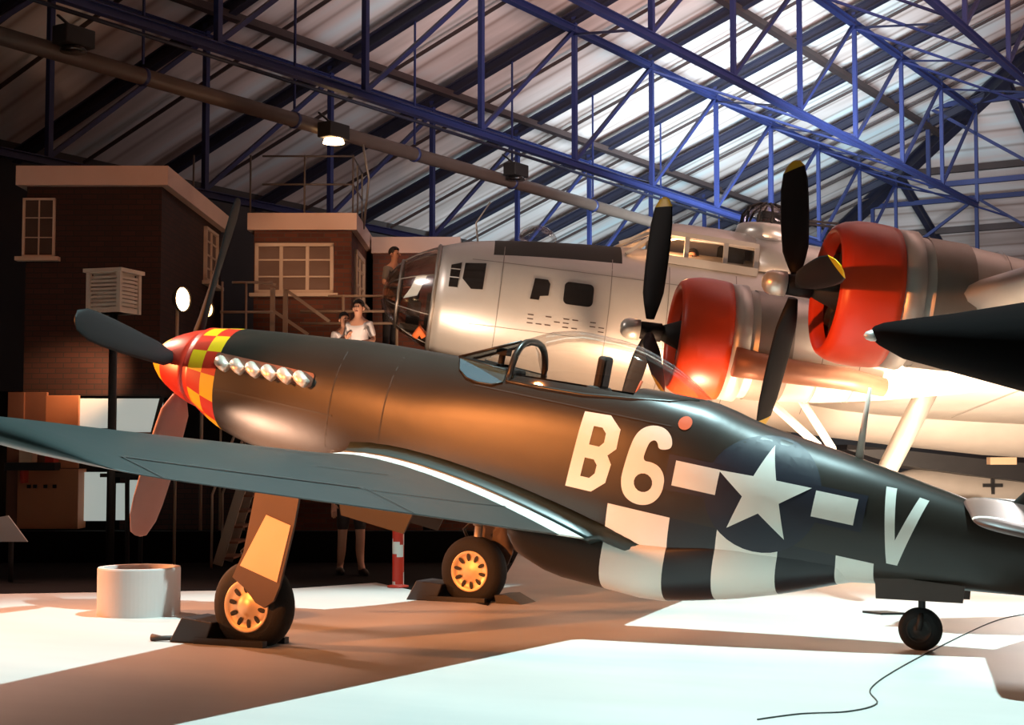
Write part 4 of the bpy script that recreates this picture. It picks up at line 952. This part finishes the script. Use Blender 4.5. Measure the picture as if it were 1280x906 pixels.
# Stevenson screen on its post
DS = 18.6
Pt = atD(142, 392, DS); g = empty('instrument_screen', Vector((Pt.x, Pt.y, 0)), (0, 0, R(25.5-18))); tag(g, 'white louvred instrument box on a dark post before the brick block', 'weather box')
z0 = Pt.z; h_ = 50/FPX*DS; w_ = 26/FPX*DS
m = MB(); m.tube([(0, 0, 0), (0, 0, z0)], .052, n=10); m.build('post', M['dark_metal'], g)
for x, y, sx, sy in ((0, -w_*.8, w_*.8, .012), (0, w_*.8, w_*.8, .012), (-w_*.8, 0, .012, w_*.8), (w_*.8, 0, .012, w_*.8)):
    m = MB(); n = 9
    for k in range(n):
        z = z0+.03+(h_-.06)*k/n; m.box((x-sx, y-sy, z), (x+sx, y+sy, z+(h_-.06)/n*.72))
    m.build('louvre_panel', M['frame_white'], g)
m = MB()
for sx in (-1, 1):
    for sy in (-1, 1): m.box((sx*w_*.84-.025, sy*w_*.84-.025, z0), (sx*w_*.84+.025, sy*w_*.84+.025, z0+h_))
m.box((-w_*.85, -w_*.85, z0), (w_*.85, w_*.85, z0+.03)); m.box((-w_*.7, -w_*.7, z0), (w_*.7, w_*.7, z0+h_)); m.build('frame', M['frame_white'], g)
m = MB(); m.box((-w_*1.05, -w_*1.05, z0+h_), (w_*1.05, w_*1.05, z0+h_+.045)); m.build('lid', M['frame_white'], g)

# two lit lamps on poles
def pole_lamp(px, py, D, r_, matl, lab, rot):
    P = atD(px, py, D); g = empty('round_lamp', Vector((P.x, P.y, 0)), (0, 0, R(25.5)+rot)); tag(g, lab, 'lamp')
    m = MB(); m.tube([(.0, .08, 0), (.0, .08, P.z)], .022, n=8); m.build('pole', M['rail'], g)
    m = MB(); m.lathe([(.0, r_*.95), (.02, r_*.6), (.021, .01)], (0, 0, P.z), 'y', 24); m.build('glowing_lens', matl, g)
    m = MB(); m.lathe([(-.02, r_), (.0, r_*1.08), (.06, r_*.9), (.12, r_*.4), (.13, .02)], (0, 0, P.z), 'y', 24, cap0=False); m.build('reflector', M['dark_metal'], g)
pole_lamp(228, 374, 20.0, .165, M['lamp_on'], 'brightest round lamp before the brick corner, left one', R(66))
pole_lamp(259, 386, 21.0, .115, M['lamp_dim'], 'smaller round lamp on the right of the bright one', R(58))

# balcony, rails and stairs
DB = 24.6; z_b = 3.15
lb0 = LZ(322, 400, DB)[0]; lb1 = LZ(508, 400, DB)[0]
g = bempty('viewing_balcony', lb0, DB, 'raised balcony with tubular rails before the control building', 'balcony')
LB = lb1-lb0
m = MB(); m.box((-.4, 0, z_b-.15), (LB, 1.42, z_b)); m.build('deck', M['dark_panel'], g)
m = MB()
for x in (.3, LB*.5, LB-.3): m.box((x-.06, .1, 0), (x+.06, .22, z_b-.1))
m.build('support_post', M['dark_panel'], g)
xs = [LZ(x, 380, DB)[0]-lb0 for x in (341, 429, 496, 504)]
zr = [LZ(430, y, DB)[1] for y in (370, 389, 404)]
for z in zr: m = MB(); m.tube([(xs[1]-.7 if z < zr[0] else xs[0]+.9, 0, z), (xs[3]+.05, 0, z)], .022, n=8); m.build('rail', M['rail'], g)
for x in xs[1:3]: m = MB(); m.tube([(x, 0, z_b), (x, 0, zr[0]+.02)], .026, n=8); m.build('post', M['rail'], g)
g = bempty('stair_handrail', LZ(341, 400, 23.5)[0], 23.5, 'pale square stair posts with sloping handrails left of the two visitors', 'railing')
def q(x, y): a = LZ(x, y, 23.5); return Vector((a[0]-LZ(341, 400, 23.5)[0], 0, a[1]))
m = MB(); m.bar(q(341, 360), Vector((0, 0, .0)), .07, .07); m.build('post', M['rail'], g)
m = MB(); m.bar(q(357, 361), Vector((q(357, 361).x, 0, 0)), .07, .07); m.build('post', M['rail'], g)
m = MB(); m.bar(q(357, 362), q(412, 402), .07, .05); m.bar(q(341, 388), q(385, 418), .05, .05); m.bar(q(345, 356), q(318, 352), .04, .04); m.build('sloping_rail', M['rail'], g)
g = bempty('walkway_rail', LZ(318, 400, 23.0)[0], 23.0, 'thin horizontal walkway rail left of the stair posts', 'railing')
def q(x, y): a = LZ(x, y, 23.0); return Vector((a[0]-LZ(318, 400, 23.0)[0], 0, a[1]))
m = MB(); m.tube([q(275, 390), q(341, 390)], .02, n=6); m.tube([q(290, 353), q(341, 353)], .02, n=6); m.build('rail', M['rail'], g)
for x in (278, 308): m = MB(); m.tube([q(x, 352), Vector((q(x, 352).x, 0, 0))], .018, n=6); m.build('post', M['rail'], g)
# lower platform that carries the two visitors
lp = LZ(440, 400, 21.5)[0]; z_p = 2.02
g = bempty('visitor_platform', lp, 21.0, 'dark low platform where two visitors stand behind the cowling', 'platform')
m = MB(); m.box((-1.2, 0, z_p-.12), (1.2, 1.6, z_p)); m.build('deck', M['dark_panel'], g)
for x in (-1.1, 1.1):
    for y in (.1, 1.5): m = MB(); m.box((x-.05, y-.05, 0), (x+.05, y+.05, z_p-.1)); m.build('leg', M['dark_panel'], g)
# stair behind the near wheel
P = atD(272, 710, 19.6); g = empty('metal_stair', Vector((P.x, P.y, 0)), (0, 0, R(25.5))); tag(g, 'dim metal stair rising behind the near wheel', 'stair')
s0 = Vector((0, 0, 0)); 
for y in (0, .7):
    m = MB(); m.bar((0, y, .05), (.36, y, 1.25), .06, .12); m.build('stringer', M['rail'], g)
    m = MB(); m.tube([(-.08, y, 0), (-.08, y, .95), (.30, y, 2.0)], .018, n=6); m.build('handrail', M['rail'], g)
for k in range(6): m = MB(); m.box((.02+.06*k, 0, .12+.2*k), (.20+.06*k, .7, .15+.2*k)); m.build('tread', M['wood_dark'], g)
# thin trolley ladder beside the blade
g = bempty('access_ladder', LZ(165, 700, 20.0)[0], 20.0, 'thin dark ladder frame leaning beside the hanging propeller blade', 'ladder')
def q(x, y): a = LZ(x, y, 20.0); return Vector((a[0]-LZ(165, 700, 20.0)[0], 0, a[1]))
for (a, b) in (((203, 495), (162, 655)), ((214, 495), (176, 655)), ((159, 560), (159, 712)), ((126, 594), (186, 594))):
    m = MB(); m.bar(q(*a), q(*b), .05 if a[0] != 126 else .09, .05); m.build('frame_bar', M['dark_metal'], g)
m = MB(); m.bar(q(176, 655), Vector((q(176, 655).x, 0, 0)), .05, .05); m.build('foot', M['dark_metal'], g)

# white cylinder plinth
c0, c1 = atZ(109, 768), atZ(212, 768); cc = atZ(160.5, 773); rad = (c1-c0).length/2*.99
cc = cc+DV*rad
h_ = (772-712)/FPX*((cc-CAM).dot(DV)-rad)
m = MB(); m.lathe([(0, rad), (h_*.97, rad), (h_, rad*.985), (h_, rad*.86), (h_*.90, rad*.84), (h_*.90, .01)], (0, 0, 0), 'z', 64, smooth=False)
o = m.build('round_plinth', M['plinth']); o.location = (cc.x, cc.y, 0); tag(o, 'white round drum standing on the floor left of the near wheel', 'plinth')

# striped post behind the wing
P = atZ(495, 737, 0)+DV*.3; g = empty('striped_post', P); tag(g, 'red and white spiral striped post seen below the wing', 'post')
m = MB(); rr_ = .065; n = 24; H_ = 1.35; rings = []
for i in range(41): rings.append([Vector((rr_*math.cos(2*PI*k/n), rr_*math.sin(2*PI*k/n), H_*i/40)) for k in range(n)])
m.loft(rings, lambda i, j: 1 if ((i/40*H_/.46+j/n*.35) % 1.0) < .33 and i/40*H_ < 1.2 else 0); m.build('pole', [M['red'], M['white']], g)
m = MB(); m.lathe([(0, .12), (.02, .12), (.03, .07)], n=20); m.build('foot', M['red'], g)

# floor cable and floor plate
pts_ = [atZ(1330, 762), atZ(1270, 770), atZ(1235, 780), atZ(1180, 806), atZ(1120, 838), atZ(1088, 862), atZ(1096, 880), atZ(1060, 890), atZ(1000, 893), atZ(940, 901)]
cp = []
for i in range(len(pts_)-1):
    p0 = pts_[max(i-1, 0)]; p1 = pts_[i]; p2 = pts_[i+1]; p3 = pts_[min(i+2, len(pts_)-1)]
    for k in range(6):
        t = k/6; cp.append(.5*((2*p1)+(-p0+p2)*t+(2*p0-5*p1+4*p2-p3)*t*t+(-p0+3*p1-3*p2+p3)*t**3))
m = MB(); m.tube([Vector((p.x, p.y, .005)) for p in cp], .0045, n=6); tag(m.build('floor_cable', M['cable']), 'thin grey cable snaking across the pale floor past the tail wheel', 'cable')
P = atZ(1105, 767); m = MB(); m.prism([(-.2, 0), (0, -.12), (.2, 0), (0, .10)], lambda x, y: Vector((x, y, 0)), lambda x, y: Vector((x, y, .02)))
o = m.build('floor_plate', M['dark_metal']); o.location = P; tag(o, 'small dark diamond-shaped plate on the floor behind the tail wheel', 'floor plate')

# distant grey aircraft with a black cross, right edge
g = bempty('distant_aircraft', LZ(1210, 610, 27)[0], 27, 'distant grey aircraft with a black cross, at the right edge', 'aircraft')
def q(x, y): a = LZ(x, y, 27.0); return Vector((a[0]-LZ(1210, 610, 27)[0], 0, a[1]))
rings = []
for x, yt, yb in ((1120, 592, 600), (1140, 586, 612), (1180, 585, 630), (1240, 590, 650), (1300, 597, 660), (1380, 600, 670)):
    a, b = q(x, yt), q(x, yb); c = (a+b)/2; h2 = (a.z-b.z)/2
    rings.append([Vector((c.x, math.sin(2*PI*k/20)*h2, c.z+h2*math.cos(2*PI*k/20))) for k in range(20)])
m = MB(); m.loft(rings); m.build('fuselage', M['grey_paint'], g)
m = MB(); c = q(1232, 606); s_ = 4.2/FPX*27; L_ = 12/FPX*27
m.box((c.x-L_, -.42, c.z-s_*.5), (c.x+L_, -.38, c.z+s_*.5)); m.box((c.x-s_*.5, -.42, c.z-L_*.9), (c.x+s_*.5, -.38, c.z+L_*.9)); m.build('black_cross', M['black'], g)
rings = []
for x, yt, yb in ((1040, 556, 562), (1100, 562, 580), (1200, 573, 594), (1300, 583, 606), (1380, 590, 615)):
    a, b = q(x, yt), q(x, yb); rings.append([Vector((a.x, -1.2, b.z)), Vector((a.x, -1.25, a.z)), Vector((a.x, 1.0, a.z)), Vector((a.x, 1.0, b.z))])
m = MB(); m.loft(rings, smooth=False); m.build('wing', M['black'], g)  # black slab covering the dark band above the fuselage
m = MB()
for x in (1170, 1300): p_ = q(x, 620); m.tube([p_, Vector((p_.x, 0, 0))], .06, n=8)
m.build('landing_gear', M['dark_metal'], g)
for (x, y, lab) in ((1205, 632, 'small orange box beside the grey aircraft cross'), (1252, 576, 'small orange box above the grey aircraft cross')):
    P = atD(x, y, 25.3); o = MB(); o.box((-.22, -.1, -.06), (.22, .1, .06)); ob = o.build('orange_box', M['tan']); ob.location = P; ob.rotation_euler = (0, 0, R(25.5)); tag(ob, lab, 'box')

# ================================================================== PEOPLE
def skin_chain(name, verts, edges, radii, matl, parent, root=0, lvl=1, loc=(0,0,0)):
    me = bpy.data.meshes.new(name); me.from_pydata([Vector(v) for v in verts], edges, []); me.materials.append(matl)
    ob = bpy.data.objects.new(name, me); COL.objects.link(ob)
    if parent: ob.parent = parent
    sk = ob.modifiers.new('skin', 'SKIN'); sk.use_smooth_shade = True
    if not me.skin_vertices: me.attributes.new if False else None
    lay = me.skin_vertices[0].data if len(me.skin_vertices) else None
    if lay is None:
        bm = bmesh.new(); bm.from_mesh(me); bm.verts.layers.skin.verify(); bm.to_mesh(me); bm.free(); lay = me.skin_vertices[0].data
    for i, r_ in enumerate(radii):
        lay[i].radius = (r_, r_) if not isinstance(r_, tuple) else r_; lay[i].use_root = False
    lay[root].use_root = True
    sb = ob.modifiers.new('sub', 'SUBSURF'); sb.levels = lvl; sb.render_levels = lvl+1
    return ob
def person(label, loc, rotz, top, bottom, sc=1.0, arms='down', shorts=False, lean=0.0, stride=.0, hat=False):
    g = empty('person', loc, (0, 0, rotz)); g.scale = (sc, sc, sc); tag(g, label, 'person')
    def J(x, y, z): return (x, y-lean*max(0, z-.95), z)      # faces -Y
    v = [J(0, 0, .95), J(0, 0, 1.12), J(0, .0, 1.32), J(0, 0, 1.45), J(0, -.01, 1.53), J(0, -.02, 1.60), J(0, -.015, 1.70), J(0, 0, 1.745)]
    r_ = [.125, .115, .135, .09, .05, .07, .08, .045]; e = [(i, i+1) for i in range(7)]
    def add(p, rad, fr): v.append(p); r_.append(rad); e.append((fr, len(v)-1)); return len(v)-1
    hands = []
    for s in (-1, 1):
        i = add(J(s*.17, 0, 1.41), .055, 3)
        if arms == 'down': el, wr, hd = J(s*.23, .02, 1.14), J(s*.24, -.04, .90), J(s*.24, -.06, .82)
        elif arms == 'rail': el, wr, hd = J(s*.25, -.02, 1.15), J(s*.20, -.28, 1.12), J(s*.19, -.37, 1.10)
        else: el, wr, hd = J(s*.25, -.10, 1.16), J(s*.10, -.28, 1.30), J(s*.07, -.33, 1.37)
        i = add(el, .042, i); i = add(wr, .028, i); i = add(hd, .034, i); hands.append((i, Vector(wr), Vector(hd), s))
        d = (Vector(hd)-Vector(wr)).normalized(); sd = d.cross(Vector((0, 1, 0.01))).normalized()
        for k, (o_, ln) in enumerate(((-.028, .065), (-.010, .078), (.010, .074), (.028, .058))):
            a1 = Vector(hd)+d*.025+sd*o_; i1 = add(tuple(a1), .010, i); add(tuple(a1+d*ln+Vector((0, -.012, -.01))), .008, i1)
        th_ = Vector(wr)+d*.03-sd*.035*s; i1 = add(tuple(th_), .011, i); add(tuple(th_+d*.045-sd*.025*s), .009, i1)
    for s in (-1, 1):
        st_ = stride*s
        i = add((s*.095, 0, .86), .088, 0); i = add((s*.10, -st_*.5-.01, .49), .062, i); i = add((s*.105, -st_*.4+.02, .28), .058, i); i = add((s*.105, -st_+.02, .09), .036, i)
        add((s*.11, -st_+.06, .045), .035, i); i = add((s*.12, -st_-.10, .035), .034, i); add((s*.125, -st_-.17, .028), .025, i)
    body = skin_chain('body', v, e, r_, M['skin'], g)
    # hair cap
    m = MB(); hc = Vector(J(0, .012, 1.70)); rings = []
    for th in (0, 15, 30, 45, 60, 75, 90, 105):
        rad = math.sin(R(th)); ring = []
        for k in range(20):
            a = 2*PI*k/20; fr = math.sin(a); drop = th if fr > -.35 else min(th, 62)
            ring.append(hc+Vector((.088*math.sin(R(drop))*math.cos(a), .105*math.sin(R(drop))*math.sin(a)*1.0, .105*math.cos(R(drop)))))
        rings.append(ring)
    m.loft(rings[1:], cap0=True, cap1=False); m.build('hair', M['hair'], g)
    # face features
    m = MB(); c = Vector(J(0, -.098, 1.655)); m.tube([c+Vector((0, .01, .03)), c+Vector((0, -.018, -.012)), c+Vector((0, .0, -.02))], [.008, .014, .008], n=8)
    for s in (-1, 1): m.tube([Vector(J(s*.082, .0, 1.68)), Vector(J(s*.09, .005, 1.65)), Vector(J(s*.082, .0, 1.62))], [.012, .018, .010], n=8)
    m.build('nose_and_ears', M['skin'], g)
    m = MB()
    for s in (-1, 1): m.lathe([(-.008, .002), (-.006, .010), (0, .013)], Vector(J(s*.032, -.083, 1.675)), 'y', 12)
    m.build('eyes', M['hair'], g)
    m = MB(); m.tube([Vector(J(-.025, -.082, 1.607)), Vector(J(0, -.093, 1.606)), Vector(J(.025, -.082, 1.607))], [.004, .008, .004], n=8); m.build('mouth', M['lips'], g)
    # shirt
    sv = [J(0, 0, .93), J(0, 0, 1.12), J(0, 0, 1.32), J(0, 0, 1.44)]; sr = [.145, .135, .155, .105]; se = [(0, 1), (1, 2), (2, 3)]
    for (i, wr, hd, s) in hands:
        el = Vector(v[i-2 if False else [q_ for q_ in range(len(v)) if (q_, i-1) in e or (q_, i-1) in e][0]])
        sh = Vector(J(s*.17, 0, 1.41)); sv.append(tuple(sh)); sr.append(.07); se.append((3, len(sv)-1)); mid = sh.lerp(el, .85)
        sv.append(tuple(mid)); sr.append(.058); se.append((len(sv)-2, len(sv)-1))
    skin_chain('shirt', sv, se, sr, top, g)
    tv = [(0, 0, .97)]; tr = [.14]; te = []
    for s in (-1, 1):
        st_ = stride*s
        tv.append((s*.095, 0, .86)); tr.append(.10); te.append((0, len(tv)-1))
        tv.append((s*.10, -st_*.5-.01, .52)); tr.append(.078); te.append((len(tv)-2, len(tv)-1))
        if not shorts: tv.append((s*.105, -st_+.02, .10)); tr.append(.055); te.append((len(tv)-2, len(tv)-1))
    skin_chain('shorts' if shorts else 'trousers', tv, te, tr, bottom, g)
    for s in (-1, 1):
        st_ = stride*s; m = MB()
        m.tube([(s*.11, -st_+.085, .045), (s*.115, -st_+.0, .055), (s*.12, -st_-.10, .045), (s*.125, -st_-.19, .032)], [.036, .048, .044, .026], n=12); m.build('shoe', M['shoe'], g)
    return g
def onD(x, D, z): l = (x-640)/FPX*D; P = CG+RT*l+DV*D; P.z = z; return P
person('standing person in grey shirt and dark trousers behind the bomber nose', onD(487, 25.3, 3.15), R(25.5+60), M['shirt_grey'], M['trousers'], 1.0, 'rail', lean=.12)
person('dark-haired person in a white shirt behind the fighter cowling', onD(450, 21.7, 2.02), R(25.5-20), M['shirt_white'], M['trousers'], .93, 'rail', lean=.1)
person('smaller dark-haired person left of the white-shirted visitor', onD(427, 21.9, 2.02), R(25.5+35), M['shirt_white'], M['trousers'], .84, 'face', lean=.1)
person('person in dark shorts, bare legs showing under the near wing', onD(440, 18.6, .0), R(25.5+20), M['shirt_grey'], M['shorts'], .98, 'down', shorts=True, stride=.13)
# person seen through the bomber's cockpit window (seated: only above the sill stands inside)
hp_ = bw(4.62, .35, 1.0)
g = person('dark-haired person inside the bomber cockpit window', hp_-Vector((0, 0, 1.50)), R(25.5-30), M['shirt_white'], M['trousers'], 1.0, 'down')
pl_ = bpy.data.lights.new('cockpit_fill', 'POINT'); pl_.energy = 22; pl_.color = (1, .5, .22); pl_.shadow_soft_size = .04; po = bpy.data.objects.new('cockpit_fill', pl_); COL.objects.link(po); po.location = bw(4.25, .62, 1.16)  # added unseen fill light that warms the figure in the cockpit

# ================================================================== LIGHT
def spot(name, loc, tgt, power, col, ang=60, blend=.4, rad=.1):
    l = bpy.data.lights.new(name, 'SPOT'); l.energy = power; l.color = col; l.spot_size = R(ang); l.spot_blend = blend; l.shadow_soft_size = rad
    o = bpy.data.objects.new(name, l); COL.objects.link(o); o.location = loc
    o.rotation_euler = (Vector(tgt)-Vector(loc)).to_track_quat('-Z', 'Y').to_euler(); return o
def area(name, loc, tgt, power, col, size=2.0):
    l = bpy.data.lights.new(name, 'AREA'); l.energy = power; l.color = col; l.size = size
    o = bpy.data.objects.new(name, l); COL.objects.link(o); o.location = loc
    o.rotation_euler = (Vector(tgt)-Vector(loc)).to_track_quat('-Z', 'Y').to_euler(); return o
COOL = (.72, .95, 1.0); WARM = (1, .34, .11); WWARM = (1, .62, .38)
spot('key_overhead', (6.4, -.2, 12.0), (5.6, -3.0, 0), 11500, (.64, .97, 1), 71, .28, .10)
spot('floor_right', (7.6, 6.6, 2.3), (7.6, 3.6, 0), 420, (1, .95, .92), 120, .8, .3)
spot('warm_left', (-6.5, -3.2, 3.0), (4.0, -.2, .7), 4600, WARM, 44, .8, .12)
spot('warm_side', (-.5, -9.5, 3.4), (3.6, 0, 1.5), 6800, (1, .30, .07), 26, .6, .2)
spot('nose_hot', (-2.8, -2.4, .5), (1.55, -.3, 1.50), 15000, (1, .58, .38), 10, 1, .15)
spot('floor_warm', (-5.0, 1.5, 6.0), (-.6, -.6, 0), 2300, (1, .55, .40), 60, .8, .3)
spot('bomber_up', (3.4, 6.2, .25), (2.6, 9.4, 3.4), 1500, WWARM, 120, .7, .3)
spot('bomber_up_right', (6.6, 6.0, .25), (7.2, 10.0, 3.0), 4200, (1, .76, .56), 125, .7, .3)
spot('bomber_nose', (-1.2, 3.8, .6), (-.8, 8.2, 3.5), 1100, (1, .72, .52), 60, .8, .15)
spot('bomber_top', (-4.0, 2.0, 8.5), (1.0, 8.0, 4.3), 850, (1, .86, .80), 45, .8, .5)
spot('roof_wash', (4.0, 19.0, 5.2), (-7.0, 34.0, 10.0), 40000, (.62, .88, 1.0), 80, 1, 3)
spot('roof_wash_warm', (10.0, 9.0, 5.2), (6.5, 20.0, 14), 15000, (1, .72, .66), 130, .9, 3)
spot('roof_wash_left', (0.0, 11.5, 6.2), (-6.0, 20.0, 12), 1300, (.75, .85, .95), 110, .9, 3)
spot('building_warm', (-1.0, 1.5, 5.5), (-7.5, 9.0, 4.3), 190, WARM, 70, .8, .3)
spot('control_warm', (-2.5, 5.5, 5.8), (-5.0, 13.5, 4.9), 460, (1, .55, .30), 50, .8, .3)
spot('display_warm', (-4.6, 5.2, 3.0), (-9.4, 6.4, .9), 240, (1, .5, .25), 60, .6, .2)  # warm spot aimed at the displays under the brick block
w = bpy.data.worlds.new('world'); bpy.context.scene.world = w; w.use_nodes = True
w.node_tree.nodes['Background'].inputs[0].default_value = (.42, .34, .40, 1); w.node_tree.nodes['Background'].inputs[1].default_value = .03

# ------------------------------------------------------------------ camera
cd = bpy.data.cameras.new('camera'); cam = bpy.data.objects.new('camera', cd); COL.objects.link(cam)
cd.sensor_width = 36; cd.lens = FPX/1280*36; cd.clip_end = 300
cam.location = CAM; cam.rotation_euler = FW.to_track_quat('-Z', 'Y').to_euler()
bpy.context.scene.camera = cam
vs = bpy.context.scene.view_settings; vs.view_transform = 'Standard'; vs.look = 'None'; vs.exposure = 0.0
